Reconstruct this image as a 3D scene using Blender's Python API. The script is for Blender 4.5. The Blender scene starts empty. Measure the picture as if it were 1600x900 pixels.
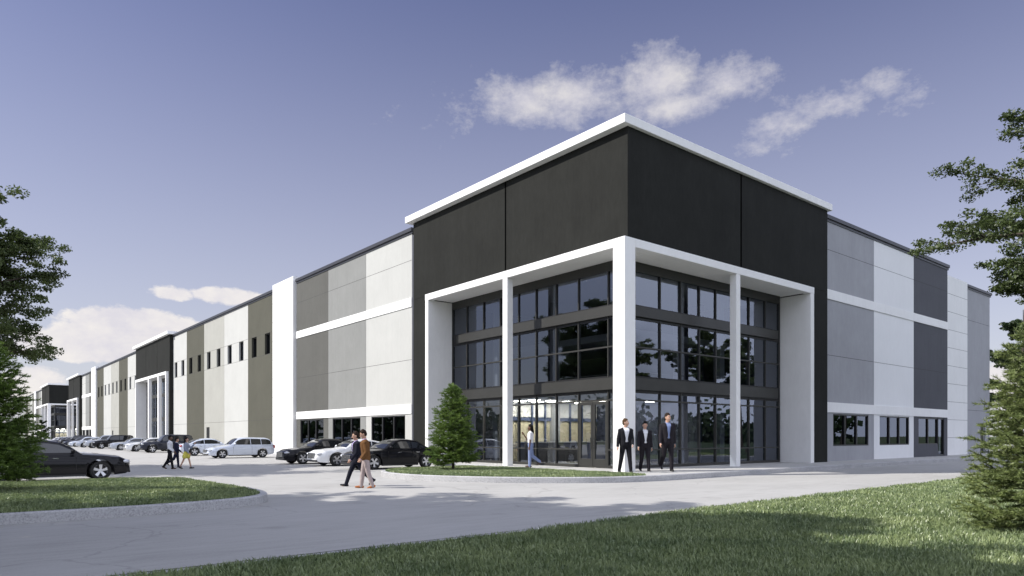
import bpy, bmesh, math, random
import numpy as np
from mathutils import Vector, Matrix, Euler
PI = math.pi
R = math.radians
random.seed(7)

# ------------------------------------------------------------------ camera
S = bpy.context.scene
COL = S.collection
cam_d = bpy.data.cameras.new('camera')
cam = bpy.data.objects.new('camera', cam_d)
COL.objects.link(cam)
CAM = Vector((-20.17, -17.81, 1.55))
cam.location = CAM
cam.rotation_euler = (R(90), 0, R(50.7 - 90))
cam_d.sensor_width = 36.0
cam_d.lens = 36.0 * 1082 / 1600
cam_d.shift_y = 232 / 1600
cam_d.clip_start = 0.1
cam_d.clip_end = 20000
S.camera = cam

# ------------------------------------------------------------------ sun, sky, exposure
SUN = Vector((-1.0, 0.55, 0.95)).normalized()        # towards the sun
sun_d = bpy.data.lights.new('sun', 'SUN')
sun_d.energy = 3.9
sun_d.angle = R(0.5)
sun_d.color = (1.0, 0.955, 0.89)
sun = bpy.data.objects.new('sun', sun_d)
sun.rotation_euler = (-SUN).to_track_quat('-Z', 'Y').to_euler()
COL.objects.link(sun)
vs = S.view_settings
vs.view_transform = 'Standard'
try: vs.look = 'None'
except Exception: pass
vs.gamma = 1.0
vs.use_curve_mapping = False
vs.exposure = 0.6
S.cycles.max_bounces = 8
S.cycles.transparent_max_bounces = 16
S.cycles.caustics_reflective = False
S.cycles.caustics_refractive = False
S.cycles.use_denoising = True

W = bpy.data.worlds.new('World')
S.world = W
W.use_nodes = True

def sky_world():
    nt = W.node_tree
    nt.nodes.clear()
    N, L = nt.nodes.new, nt.links.new
    def mth(op, a, b=None, c=None, clamp=False):
        n = N('ShaderNodeMath'); n.operation = op; n.use_clamp = clamp
        for i, v in enumerate((a, b, c)):
            if v is None: continue
            if isinstance(v, (int, float)): n.inputs[i].default_value = v
            else: L(v, n.inputs[i])
        return n.outputs[0]
    out = N('ShaderNodeOutputWorld')
    bg = N('ShaderNodeBackground'); bg.inputs[1].default_value = 0.088
    L(bg.outputs[0], out.inputs[0])
    sky = N('ShaderNodeTexSky'); sky.sky_type = 'NISHITA'; sky.sun_disc = False
    sky.sun_elevation = math.asin(SUN.z)
    sky.sun_rotation = math.atan2(SUN.x, SUN.y)
    sky.air_density = 1.0; sky.dust_density = 0.25; sky.ozone_density = 2.5
    hs = N('ShaderNodeHueSaturation')
    hs.inputs['Hue'].default_value = 0.528
    hs.inputs['Saturation'].default_value = 0.90
    hs.inputs['Value'].default_value = 0.84
    L(sky.outputs[0], hs.inputs['Color'])
    # clouds by azimuth and elevation, pale haze towards the horizon
    tc = N('ShaderNodeTexCoord')
    sp = N('ShaderNodeSeparateXYZ'); L(tc.outputs['Generated'], sp.inputs[0])
    x, y, z = sp.outputs
    th = R(50.7)
    fwd = mth('ADD', mth('MULTIPLY', x, math.cos(th)), mth('MULTIPLY', y, math.sin(th)))
    rgt = mth('SUBTRACT', mth('MULTIPLY', x, math.sin(th)), mth('MULTIPLY', y, math.cos(th)))
    az = mth('ARCTAN2', rgt, fwd)
    el = mth('ARCSINE', z)
    cv = N('ShaderNodeCombineXYZ'); L(az, cv.inputs[0]); L(mth('MULTIPLY', el, 1.5), cv.inputs[1])
    def noise(scale, detail, rough, offs):
        ad = N('ShaderNodeVectorMath'); ad.operation = 'ADD'; ad.inputs[1].default_value = offs
        L(cv.outputs[0], ad.inputs[0])
        n = N('ShaderNodeTexNoise'); n.inputs['Scale'].default_value = scale
        n.inputs['Detail'].default_value = detail; n.inputs['Roughness'].default_value = rough
        L(ad.outputs[0], n.inputs['Vector'])
        return n.outputs['Fac']
    n1 = noise(11, 9, 0.62, (3.1, 1.7, 0))
    n2 = noise(34, 7, 0.65, (8.3, 4.2, 0))
    nz = mth('ADD', mth('MULTIPLY', n1, 0.65), mth('MULTIPLY', n2, 0.35))
    # (azimuth, elevation, half width, half height, strength) in degrees
    def aim(px, py):
        a = math.atan((px - 800) / 1082)
        return a, math.atan((682 - py) / 1082 * math.cos(a))
    def blobs(lst):
        m = None
        for (px, py, sx, sy, k) in lst:
            a0, e0 = aim(px, py)
            sa = sx / 1082 * math.cos(a0) ** 2; se = sy / 1082 * math.cos(a0)
            da = mth('DIVIDE', mth('SUBTRACT', az, a0), sa)
            de = mth('DIVIDE', mth('SUBTRACT', el, e0), se)
            d = mth('SQRT', mth('ADD', mth('MULTIPLY', da, da), mth('MULTIPLY', de, de)))
            v = mth('MULTIPLY', mth('SUBTRACT', 1.0, d), k)
            m = v if m is None else mth('MAXIMUM', m, v)
        return m
    wispy = blobs([(820, 158, 88, 40, 1.05), (900, 150, 100, 44, 1.0), (1025, 128, 82, 54, 1.05), (1140, 130, 86, 40, 1.0), (880, 180, 70, 26, .8), (1060, 165, 120, 30, .9),
                   (1300, 158, 110, 26, .62), (1205, 196, 74, 28, .72), (1372, 134, 50, 24, .5), (1430, 150, 50, 22, .3), (690, 188, 60, 20, .12), (1190, 222, 60, 22, .4)])
    nw = mth('ADD', mth('MULTIPLY', n1, 0.66), mth('MULTIPLY', noise(55, 6, 0.7, (1.2, 9.2, 0)), 0.34))
    mw = mth('ADD', mth('MULTIPLY', wispy, 0.95), mth('MULTIPLY', mth('SUBTRACT', nw, 0.53), 2.6))
    mw = mth('MULTIPLY', mth('SMOOTH_MIN', mth('MULTIPLY', mth('MAXIMUM', mw, 0.0), 1.25), 1.0, 0.5), 0.72, None, True)
    cumu = blobs([(200, 512, 108, 40, 1.0), (150, 526, 80, 30, .9), (262, 520, 70, 28, .9), (271, 459, 40, 12, .5), (350, 462, 62, 15, .6), (400, 468, 40, 10, .4),
                  (60, 535, 80, 24, .5), (50, 600, 60, 40, .5), (160, 548, 150, 22, .8), (1600, 590, 70, 60, .9), (1700, 560, 120, 70, 1.0)])
    mc = mth('ADD', mth('MULTIPLY', cumu, 1.7), mth('MULTIPLY', mth('SUBTRACT', nz, 0.53), 2.8))
    mc = mth('MULTIPLY', mth('SMOOTH_MIN', mth('MULTIPLY', mth('MAXIMUM', mc, 0.0), 4.2), 1.0, 0.35), 0.93, None, True)
    # broken bright cloud added out of view, behind and overhead, to fill the shade
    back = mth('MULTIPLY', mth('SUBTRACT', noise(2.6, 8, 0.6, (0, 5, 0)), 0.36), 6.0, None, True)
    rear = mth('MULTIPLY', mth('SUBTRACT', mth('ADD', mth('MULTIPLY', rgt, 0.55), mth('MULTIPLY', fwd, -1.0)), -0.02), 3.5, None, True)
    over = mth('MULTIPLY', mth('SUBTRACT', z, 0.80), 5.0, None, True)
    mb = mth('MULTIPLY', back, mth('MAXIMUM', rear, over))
    mask = mth('MAXIMUM', mw, mc)
    cc = N('ShaderNodeMixRGB')
    cc.inputs[1].default_value = (5.7, 5.5, 5.9, 1)
    cc.inputs[2].default_value = (7.3, 6.95, 6.5, 1)
    L(mth('MULTIPLY', mth('SUBTRACT', nz, 0.40), 4.0, None, True), cc.inputs[0])
    hzf = mth('SUBTRACT', 1.0, mth('DIVIDE', mth('MAXIMUM', el, 0.0), 0.64), None, True)
    hz = N('ShaderNodeMixRGB'); L(mth('MULTIPLY', mth('POWER', hzf, 1.5), 0.86), hz.inputs[0]); L(hs.outputs[0], hz.inputs[1]); hz.inputs[2].default_value = (4.95, 4.9, 5.45, 1)
    mx = N('ShaderNodeMixRGB'); L(mask, mx.inputs[0]); L(hz.outputs[0], mx.inputs[1]); L(cc.outputs[0], mx.inputs[2])
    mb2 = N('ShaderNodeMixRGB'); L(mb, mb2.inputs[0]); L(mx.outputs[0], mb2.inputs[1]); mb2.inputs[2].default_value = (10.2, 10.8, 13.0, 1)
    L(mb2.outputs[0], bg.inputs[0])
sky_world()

# ------------------------------------------------------------------ materials
def newmat(name):
    m = bpy.data.materials.new(name); m.use_nodes = True
    nt = m.node_tree
    return m, nt, nt.nodes['Principled BSDF']
def simple(name, col, rough=0.6, metal=0.0, coat=0.0, spec=0.5, var=0.0, scale=8.0, bump=0.0, bscale=60.0):
    m, nt, b = newmat(name)
    b.inputs['Base Color'].default_value = (*col, 1)
    b.inputs['Roughness'].default_value = rough
    b.inputs['Metallic'].default_value = metal
    b.inputs['Coat Weight'].default_value = coat
    b.inputs['Coat Roughness'].default_value = 0.03
    b.inputs['Specular IOR Level'].default_value = spec
    if var or bump:
        tc = nt.nodes.new('ShaderNodeTexCoord')
    if var:
        n = nt.nodes.new('ShaderNodeTexNoise'); n.inputs['Scale'].default_value = scale; n.inputs['Detail'].default_value = 6; n.inputs['Roughness'].default_value = .65
        nt.links.new(tc.outputs['Object'], n.inputs['Vector'])
        r = nt.nodes.new('ShaderNodeMapRange'); r.inputs['From Min'].default_value = .3; r.inputs['From Max'].default_value = .7
        r.inputs['To Min'].default_value = 1 - var; r.inputs['To Max'].default_value = 1 + var
        nt.links.new(n.outputs['Fac'], r.inputs['Value'])
        v = nt.nodes.new('ShaderNodeVectorMath'); v.operation = 'SCALE'; v.inputs[0].default_value = col
        nt.links.new(r.outputs[0], v.inputs['Scale'])
        nt.links.new(v.outputs[0], b.inputs['Base Color'])
    if bump:
        n = nt.nodes.new('ShaderNodeTexNoise'); n.inputs['Scale'].default_value = bscale; n.inputs['Detail'].default_value = 5
        nt.links.new(tc.outputs['Object'], n.inputs['Vector'])
        bp = nt.nodes.new('ShaderNodeBump'); bp.inputs['Strength'].default_value = bump; bp.inputs['Distance'].default_value = .02
        nt.links.new(n.outputs['Fac'], bp.inputs['Height']); nt.links.new(bp.outputs[0], b.inputs['Normal'])
    return m
def panelmat(name, col, var=0.05):
    """cast concrete panel paint: cloudy tone, faint vertical board marks, a few rain streaks"""
    m, nt, b = newmat(name)
    b.inputs['Roughness'].default_value = 0.75
    b.inputs['Specular IOR Level'].default_value = 0.08
    N, L = nt.nodes.new, nt.links.new
    tc = N('ShaderNodeTexCoord')
    def ns(scale, vec, det, lo, hi):
        mp = N('ShaderNodeMapping'); mp.inputs['Scale'].default_value = vec
        L(tc.outputs['Object'], mp.inputs['Vector'])
        n = N('ShaderNodeTexNoise'); n.inputs['Scale'].default_value = scale; n.inputs['Detail'].default_value = det; n.inputs['Roughness'].default_value = .6
        L(mp.outputs[0], n.inputs['Vector'])
        r = N('ShaderNodeMapRange'); r.inputs['From Min'].default_value = .3; r.inputs['From Max'].default_value = .7
        r.inputs['To Min'].default_value = lo; r.inputs['To Max'].default_value = hi
        L(n.outputs['Fac'], r.inputs['Value'])
        return r.outputs[0], n.outputs['Fac']
    a, _ = ns(0.55, (1, 1, 1), 5, 1 - var, 1 + var)
    s, _ = ns(1.0, (2.6, 2.6, 0.16), 4, 1 - var * .55, 1 + var * .55)
    f, ff = ns(7, (1, 1, .35), 4, 1 - var * .7, 1 + var * .7)
    mu = N('ShaderNodeMath'); mu.operation = 'MULTIPLY'; L(a, mu.inputs[0]); L(s, mu.inputs[1])
    m2 = N('ShaderNodeMath'); m2.operation = 'MULTIPLY'; L(mu.outputs[0], m2.inputs[0]); L(f, m2.inputs[1])
    v = N('ShaderNodeVectorMath'); v.operation = 'SCALE'; v.inputs[0].default_value = col; L(m2.outputs[0], v.inputs['Scale'])
    L(v.outputs[0], b.inputs['Base Color'])
    bp = N('ShaderNodeBump'); bp.inputs['Strength'].default_value = .25; bp.inputs['Distance'].default_value = .01
    L(ff, bp.inputs['Height']); L(bp.outputs[0], b.inputs['Normal'])
    return m
def glassmat(name, tint=(.36, .40, .46), refl=1.0, ior=.2):
    """window glass: mirror reflection by Fresnel over a tinted see-through pane"""
    m, nt, b = newmat(name)
    nt.nodes.remove(b)
    N, L = nt.nodes.new, nt.links.new
    o = nt.nodes['Material Output']
    lw = N('ShaderNodeLayerWeight'); lw.inputs['Blend'].default_value = .5
    pw = N('ShaderNodeMath'); pw.operation = 'POWER'; L(lw.outputs['Facing'], pw.inputs[0]); pw.inputs[1].default_value = 5
    fr = N('ShaderNodeMapRange'); fr.inputs['To Min'].default_value = ior; fr.inputs['To Max'].default_value = 1; L(pw.outputs[0], fr.inputs['Value'])
    tr = N('ShaderNodeBsdfTransparent'); tr.inputs[0].default_value = (*tint, 1)
    gl = N('ShaderNodeBsdfGlossy'); gl.inputs['Roughness'].default_value = 0.0; gl.inputs[0].default_value = (refl * .80, refl * .87, refl, 1)
    tc = N('ShaderNodeTexCoord'); n = N('ShaderNodeTexNoise'); n.inputs['Scale'].default_value = .5
    L(tc.outputs['Object'], n.inputs['Vector'])
    bp = N('ShaderNodeBump'); bp.inputs['Strength'].default_value = .05; bp.inputs['Distance'].default_value = .02
    L(n.outputs['Fac'], bp.inputs['Height']); L(bp.outputs[0], gl.inputs['Normal'])
    mx = N('ShaderNodeMixShader'); L(fr.outputs[0], mx.inputs[0]); L(tr.outputs[0], mx.inputs[1]); L(gl.outputs[0], mx.inputs[2])
    L(mx.outputs[0], o.inputs[0])
    return m
def leafmat(name, c1, c2, scale=1.2, trans=.35):
    m, nt, b = newmat(name)
    nt.nodes.remove(b)
    N, L = nt.nodes.new, nt.links.new
    o = nt.nodes['Material Output']
    tc = N('ShaderNodeTexCoord')
    n = N('ShaderNodeTexNoise'); n.inputs['Scale'].default_value = scale; n.inputs['Detail'].default_value = 3
    L(tc.outputs['Object'], n.inputs['Vector'])
    n2 = N('ShaderNodeTexNoise'); n2.inputs['Scale'].default_value = scale * 14; L(tc.outputs['Object'], n2.inputs['Vector'])
    ad = N('ShaderNodeMath'); ad.operation = 'ADD'; L(n.outputs['Fac'], ad.inputs[0]); L(n2.outputs['Fac'], ad.inputs[1])
    r = N('ShaderNodeMapRange'); r.inputs['From Min'].default_value = .7; r.inputs['From Max'].default_value = 1.3; L(ad.outputs[0], r.inputs[0])
    mx = N('ShaderNodeMixRGB'); mx.inputs[1].default_value = (*c1, 1); mx.inputs[2].default_value = (*c2, 1); L(r.outputs[0], mx.inputs[0])
    d = N('ShaderNodeBsdfDiffuse'); t = N('ShaderNodeBsdfTranslucent'); g = N('ShaderNodeBsdfGlossy'); g.inputs['Roughness'].default_value = .5
    L(mx.outputs[0], d.inputs[0]); L(mx.outputs[0], t.inputs[0])
    a = N('ShaderNodeMixShader'); a.inputs[0].default_value = trans; L(d.outputs[0], a.inputs[1]); L(t.outputs[0], a.inputs[2])
    c = N('ShaderNodeMixShader'); c.inputs[0].default_value = .04; L(a.outputs[0], c.inputs[1]); L(g.outputs[0], c.inputs[2])
    L(c.outputs[0], o.inputs[0])
    m['gloss'] = c.name
    return m
def groundmat(name, stops, specs, bump=0.1, rough=.85, joints=None, cracks=False):
    """specs: list of (scale, stretch, detail); mixed noises run through a colour ramp"""
    m, nt, b = newmat(name)
    b.inputs['Roughness'].default_value = rough
    b.inputs['Specular IOR Level'].default_value = .25
    N, L = nt.nodes.new, nt.links.new
    tc = N('ShaderNodeTexCoord')
    tot = None; fine = None
    for (sc, st, det, wgt) in specs:
        mp = N('ShaderNodeMapping'); mp.inputs['Scale'].default_value = st; mp.inputs['Rotation'].default_value = (0, 0, .2)
        L(tc.outputs['Object'], mp.inputs['Vector'])
        n = N('ShaderNodeTexNoise'); n.inputs['Scale'].default_value = sc; n.inputs['Detail'].default_value = det; n.inputs['Roughness'].default_value = .65
        L(mp.outputs[0], n.inputs['Vector']); fine = n.outputs['Fac']
        mu = N('ShaderNodeMath'); mu.operation = 'MULTIPLY'; L(n.outputs['Fac'], mu.inputs[0]); mu.inputs[1].default_value = wgt
        if tot is None: tot = mu.outputs[0]
        else:
            ad = N('ShaderNodeMath'); L(tot, ad.inputs[0]); L(mu.outputs[0], ad.inputs[1]); tot = ad.outputs[0]
    rp = N('ShaderNodeValToRGB')
    els = rp.color_ramp.elements
    while len(els) < len(stops): els.new(.5)
    for e, (p, c) in zip(els, stops): e.position = p; e.color = (*c, 1)
    L(tot, rp.inputs[0])
    colout = rp.outputs[0]
    if joints:
        br = N('ShaderNodeTexBrick'); br.offset = 0; br.inputs['Scale'].default_value = 1
        br.inputs['Mortar Size'].default_value = .012; br.inputs['Brick Width'].default_value = joints; br.inputs['Row Height'].default_value = joints
        br.inputs['Color1'].default_value = br.inputs['Color2'].default_value = (1, 1, 1, 1); br.inputs['Mortar'].default_value = (.72, .72, .72, 1)
        L(tc.outputs['Object'], br.inputs['Vector'])
        mm = N('ShaderNodeMixRGB'); mm.blend_type = 'MULTIPLY'; mm.inputs[0].default_value = 1
        L(colout, mm.inputs[1]); L(br.outputs['Color'], mm.inputs[2]); colout = mm.outputs[0]
    if cracks:
        dn = N('ShaderNodeTexNoise'); dn.inputs['Scale'].default_value = .5; dn.inputs['Detail'].default_value = 6; L(tc.outputs['Object'], dn.inputs['Vector'])
        dm = N('ShaderNodeVectorMath'); dm.operation = 'MULTIPLY_ADD'; dm.inputs[1].default_value = (2.4, 2.4, 0); L(dn.outputs['Color'], dm.inputs[0]); L(tc.outputs['Object'], dm.inputs[2])
        vo = N('ShaderNodeTexVoronoi'); vo.feature = 'DISTANCE_TO_EDGE'; vo.inputs['Scale'].default_value = .17; L(dm.outputs[0], vo.inputs['Vector'])
        cr = N('ShaderNodeMapRange'); cr.inputs['From Min'].default_value = .0015; cr.inputs['From Max'].default_value = .006; cr.inputs['To Min'].default_value = .84; cr.inputs['To Max'].default_value = 1; L(vo.outputs['Distance'], cr.inputs[0])
        sn = N('ShaderNodeTexNoise'); sn.inputs['Scale'].default_value = .9; sn.inputs['Detail'].default_value = 3; L(tc.outputs['Object'], sn.inputs['Vector'])
        sr = N('ShaderNodeMapRange'); sr.inputs['From Min'].default_value = .64; sr.inputs['From Max'].default_value = .74; sr.inputs['To Min'].default_value = 1; sr.inputs['To Max'].default_value = .86; L(sn.outputs['Fac'], sr.inputs[0])
        mu = N('ShaderNodeMath'); mu.operation = 'MULTIPLY'; L(cr.outputs[0], mu.inputs[0]); L(sr.outputs[0], mu.inputs[1])
        mv_ = N('ShaderNodeVectorMath'); mv_.operation = 'SCALE'; L(colout, mv_.inputs[0]); L(mu.outputs[0], mv_.inputs['Scale']); colout = mv_.outputs[0]
    L(colout, b.inputs['Base Color'])
    bp = N('ShaderNodeBump'); bp.inputs['Strength'].default_value = bump; bp.inputs['Distance'].default_value = .01
    L(fine, bp.inputs['Height']); L(bp.outputs[0], b.inputs['Normal'])
    return m

M = {}
M['black_wall'] = panelmat('black_wall_paint', (.0205, .0212, .0192), .12)
M['white_trim'] = panelmat('white_trim_paint', (.82, .82, .81), .03)
M['pier_white'] = panelmat('white_pier_paint', (.80, .80, .79), .03)
M['p_white'] = panelmat('white_panel_paint', (.46, .465, .445), .03)
M['p_bright'] = panelmat('bright_white_panel_paint', (.78, .785, .79), .02)
M['p_light'] = panelmat('light_grey_panel_paint', (.355, .355, .325), .04)
M['p_mid'] = panelmat('mid_grey_panel_paint', (.235, .24, .232), .05)
M['p_dark'] = panelmat('dark_grey_panel_paint', (.108, .108, .100), .06)
M['p_olive'] = panelmat('olive_grey_panel_paint', (.092, .091, .073), .05)
M['p_char'] = panelmat('charcoal_panel_paint', (.10, .102, .115), .05)
M['p_slate'] = panelmat('slate_panel_paint', (.35, .355, .375), .05)
M['cap'] = simple('dark_coping_metal', (.045, .047, .055), .45, .3, var=.15, scale=2)
M['bronze'] = simple('dark_bronze_aluminium', (.036, .036, .033), .42, .2, var=.1, scale=3)
M['black_metal'] = simple('black_aluminium', (.012, .012, .013), .4, .2)
M['joint'] = simple('joint_sealant', (.05, .05, .05), .9)
M['joint_faint'] = simple('pale_joint_sealant', (.17, .17, .17), .9)
M['joint_dark'] = simple('black_joint_sealant', (.003, .003, .003), 1, spec=0)
M['pipe'] = simple('grey_blue_steel', (.10, .105, .13), .4, .5)
M['glass'] = glassmat('lobby_glass', (.46, .49, .54), 1.0, .155)
M['cglass'] = glassmat('clerestory_glass', (.16, .18, .22), 1.0, .28)
M['wglass'] = glassmat('window_glass', (.16, .18, .22), 1.0, .07)
M['in_wall'] = simple('beige_interior_wall', (.55, .50, .36), .8, var=.06, scale=2)
M['in_white'] = simple('white_interior_paint', (.66, .66, .64), .7, var=.04)
M['in_grey'] = simple('grey_interior_paint', (.30, .31, .32), .7, var=.04)
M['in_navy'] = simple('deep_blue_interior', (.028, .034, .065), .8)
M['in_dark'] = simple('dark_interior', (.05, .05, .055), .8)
M['in_floor'] = simple('polished_lobby_floor', (.22, .22, .22), .25, var=.1, scale=1.5)
M['in_blue'] = simple('blue_grey_beam', (.05, .07, .14), .5)
m, nt, b = newmat('ceiling_light_panel'); b.inputs['Emission Color'].default_value = (1, .93, .76, 1); b.inputs['Emission Strength'].default_value = 9; M['lamp'] = m
b.inputs['Emission Strength'].default_value = 42
M['road'] = groundmat('worn_concrete', [(.28, (.26, .255, .245)), (.5, (.385, .38, .365)), (.72, (.45, .445, .43))],
                      [(.22, (1, 2.2, 1), 6, .40), (2.2, (.35, 2.6, 1), 6, .35), (26, (1, 1, 1), 4, .25)], .12, .8, None, True)
M['walk'] = groundmat('pale_concrete_paving', [(.3, (.38, .375, .36)), (.7, (.50, .495, .475))], [(.8, (1, 1, 1), 6, .5), (22, (1, 1, 1), 4, .5)], .1, .85, joints=2.0)
M['kerb'] = groundmat('grey_granite_kerb', [(.3, (.20, .20, .205)), (.5, (.41, .41, .415)), (.72, (.55, .55, .55))], [(1.4, (1, 1, 1), 3, .25), (30, (1, 1, 1), 5, .75)], .4, .8)
M['turf'] = groundmat('turf_soil', [(.3, (.025, .038, .014)), (.7, (.055, .085, .03))], [(.6, (1, 1, 1), 4, .5), (18, (1, 1, 1), 6, .5)], .8, .95)
M['field'] = groundmat('far_meadow', [(.3, (.05, .075, .03)), (.7, (.10, .12, .05))], [(.02, (1, 1, 1), 4, .6), (1, (1, 1, 1), 4, .4)], .2, .95)
M['grass'] = leafmat('grass_blades', (.10, .152, .060), (.33, .395, .175), .9, .12)
_g = M['grass'].node_tree.nodes; _g[M['grass']['gloss']].inputs[0].default_value = .07; _g['Glossy BSDF'].inputs['Roughness'].default_value = .42
M['leaf'] = leafmat('broadleaf', (.038, .060, .018), (.115, .155, .045), .7, .35)
M['leaf2'] = leafmat('dark_broadleaf', (.018, .035, .012), (.045, .075, .022), .7, .3)
M['needle'] = leafmat('spruce_needles', (.065, .125, .024), (.21, .31, .06), 1.6, .3)
M['needle2'] = leafmat('yellow_green_needles', (.09, .13, .036), (.31, .37, .13), 1.6, .3)
M['bark'] = simple('bark', (.055, .042, .032), .9, var=.35, scale=6, bump=.6, bscale=25)
M['tyre'] = simple('tyre_rubber', (.012, .012, .012), .8)
M['rim'] = simple('alloy_rim', (.62, .63, .66), .28, .85)
M['carglass'] = simple('car_window_glass', (.010, .012, .014), .03, 0, 0, .9)
M['chrome'] = simple('chrome', (.38, .39, .40), .18, 1.0)
M['plastic'] = simple('black_plastic', (.015, .015, .016), .5)
M['lens'] = simple('headlight_lens', (.55, .57, .60), .08, .3, 1)
M['red'] = simple('red_lens', (.35, .012, .012), .2, 0, .6)
M['plate'] = simple('plain_number_plate', (.6, .6, .6), .5)
M['paint_black'] = simple('black_car_paint', (.005, .005, .007), .3, 0, .35, .12)
M['paint_white'] = simple('white_car_paint', (.75, .76, .77), .3, 0, 1)
M['paint_silver'] = simple('silver_car_paint', (.42, .45, .50), .3, .45, 1)
M['paint_navy'] = simple('dark_navy_car_paint', (.010, .013, .026), .3, .1, .6, .2)
M['paint_pale'] = simple('pale_blue_white_car_paint', (.60, .65, .74), .3, .1, 1)
def cloth(name, col, rough=.85): return simple(name, col, rough, spec=.2, var=.12, scale=14, bump=.25, bscale=45)
SKIN = simple('light_skin', (.50, .30, .21), .5, var=.06, scale=20)
SKIN2 = simple('brown_skin', (.12, .062, .038), .5, var=.06, scale=20)
EYE = simple('eye', (.03, .02, .015), .2); EYEW = simple('eye_white', (.6, .58, .55), .3); LIP = simple('lips', (.30, .11, .09), .5)

# ------------------------------------------------------------------ helpers
def tag(o, label=None, cat=None, group=None, kind=None):
    if label: o['label'] = label
    if cat: o['category'] = cat
    if group: o['group'] = group
    if kind: o['kind'] = kind
    return o
def empty(name, loc=(0, 0, 0), rz=0, label=None, cat=None, group=None):
    o = bpy.data.objects.new(name, None); COL.objects.link(o)
    o.location = loc; o.rotation_euler = (0, 0, rz); o.empty_display_size = .3
    return tag(o, label, cat, group)
class MB:
    """collects boxes, quads and tubes; build() links them as one mesh object"""
    def __init__(s): s.v = []; s.f = []; s.smooth = []
    def add(s, verts, faces, smooth=False):
        n = len(s.v); s.v += [tuple(v) for v in verts]; s.f += [tuple(i + n for i in f) for f in faces]; s.smooth += [smooth] * len(faces)
        return s
    def box(s, x0, x1, y0, y1, z0, z1):
        v = [(x, y, z) for z in (z0, z1) for y in (y0, y1) for x in (x0, x1)]
        return s.add(v, [(0, 2, 3, 1), (4, 5, 7, 6), (0, 1, 5, 4), (2, 6, 7, 3), (0, 4, 6, 2), (1, 3, 7, 5)])
    def quad(s, *p): return s.add(p, [tuple(range(len(p)))])
    def tube(s, pts, rad, n=8, caps=True):
        rings = []; pts = [Vector(p) for p in pts]
        for i, p in enumerate(pts):
            t = (pts[min(i + 1, len(pts) - 1)] - pts[max(i - 1, 0)]).normalized()
            a = t.cross(Vector((0, 0, 1)) if abs(t.z) < .9 else Vector((1, 0, 0))).normalized(); b = t.cross(a)
            rings.append([p + (a * math.cos(2 * PI * k / n) + b * math.sin(2 * PI * k / n)) * rad[i] for k in range(n)])
        v = [q for r in rings for q in r]; f = []
        for i in range(len(rings) - 1):
            for k in range(n): f.append((i * n + k, i * n + (k + 1) % n, (i + 1) * n + (k + 1) % n, (i + 1) * n + k))
        if caps: f.append(tuple(range(n))[::-1]); f.append(tuple(range(len(v) - n, len(v))))
        return s.add(v, f, True)
    def lathe(s, prof, n=24, M4=None, smooth=True):
        """prof: (radius, height) turned about local z, then moved by M4"""
        M4 = M4 or Matrix(); v = []; f = []
        for (r, h) in prof:
            for k in range(n):
                a = 2 * PI * k / n; v.append(M4 @ Vector((r * math.cos(a), r * math.sin(a), h)))
        for i in range(len(prof) - 1):
            for k in range(n): f.append((i * n + k, i * n + (k + 1) % n, (i + 1) * n + (k + 1) % n, (i + 1) * n + k))
        return s.add(v, f, smooth)
    def prism(s, poly, z0, z1):
        n = len(poly)
        v = [(x, y, z0) for x, y in poly] + [(x, y, z1) for x, y in poly]
        return s.add(v, [tuple(range(n, 2 * n)), tuple(range(n))[::-1]] + [(k, (k + 1) % n, (k + 1) % n + n, k + n) for k in range(n)])
    def build(s, name, mat, parent=None, bevel=0.0, label=None, loc=None, kind=None, sharp=40):
        me = bpy.data.meshes.new(name); me.from_pydata(s.v, [], s.f); me.update()
        for p, sm in zip(me.polygons, s.smooth): p.use_smooth = sm
        bm = bmesh.new(); bm.from_mesh(me); bmesh.ops.recalc_face_normals(bm, faces=bm.faces)
        for e in bm.edges:
            if len(e.link_faces) == 2 and e.calc_face_angle(0) > R(sharp): e.smooth = False
        bm.to_mesh(me); bm.free()
        o = bpy.data.objects.new(name, me); COL.objects.link(o); me.materials.append(mat)
        if parent: o.parent = parent
        if loc: o.location = loc
        if bevel:
            md = o.modifiers.new('edge', 'BEVEL'); md.width = bevel; md.segments = 2; md.limit_method = 'ANGLE'; md.angle_limit = R(50)
        if label: o['label'] = label
        if kind: o['kind'] = kind
        return o
def npmesh(name, verts, nper, mat, parent=None):
    """verts (n*nper,3) numpy: n faces of nper corners"""
    n = len(verts) // nper
    me = bpy.data.meshes.new(name)
    me.vertices.add(len(verts)); me.vertices.foreach_set('co', np.ascontiguousarray(verts, dtype=np.float32).ravel())
    me.loops.add(len(verts)); me.loops.foreach_set('vertex_index', np.arange(len(verts), dtype=np.int32))
    me.polygons.add(n); me.polygons.foreach_set('loop_start', np.arange(0, len(verts), nper, dtype=np.int32))
    try: me.polygons.foreach_set('loop_total', np.full(n, nper, dtype=np.int32))
    except Exception: pass
    me.update(calc_edges=True); me.materials.append(mat)
    o = bpy.data.objects.new(name, me); COL.objects.link(o)
    if parent: o.parent = parent
    return o
def kids(o): return [c for c in o.children]
def copy_tree(o, parent=None):
    ch = kids(o); c = o.copy(); COL.objects.link(c)
    if parent is not None: c.parent = parent
    for k in ch: copy_tree(k, c)
    return c

# ------------------------------------------------------------------ ground, road, kerbs
MB().quad((-6000, -6000, -.03), (6000, -6000, -.03), (6000, 6000, -.03), (-6000, 6000, -.03)).build('ground', M['field'], kind='structure')
MB().quad((-70, -9.0, 0), (140, -9.0, 0), (140, 235, 0), (-70, 235, 0)).build('road', M['road'], kind='structure')

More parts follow.
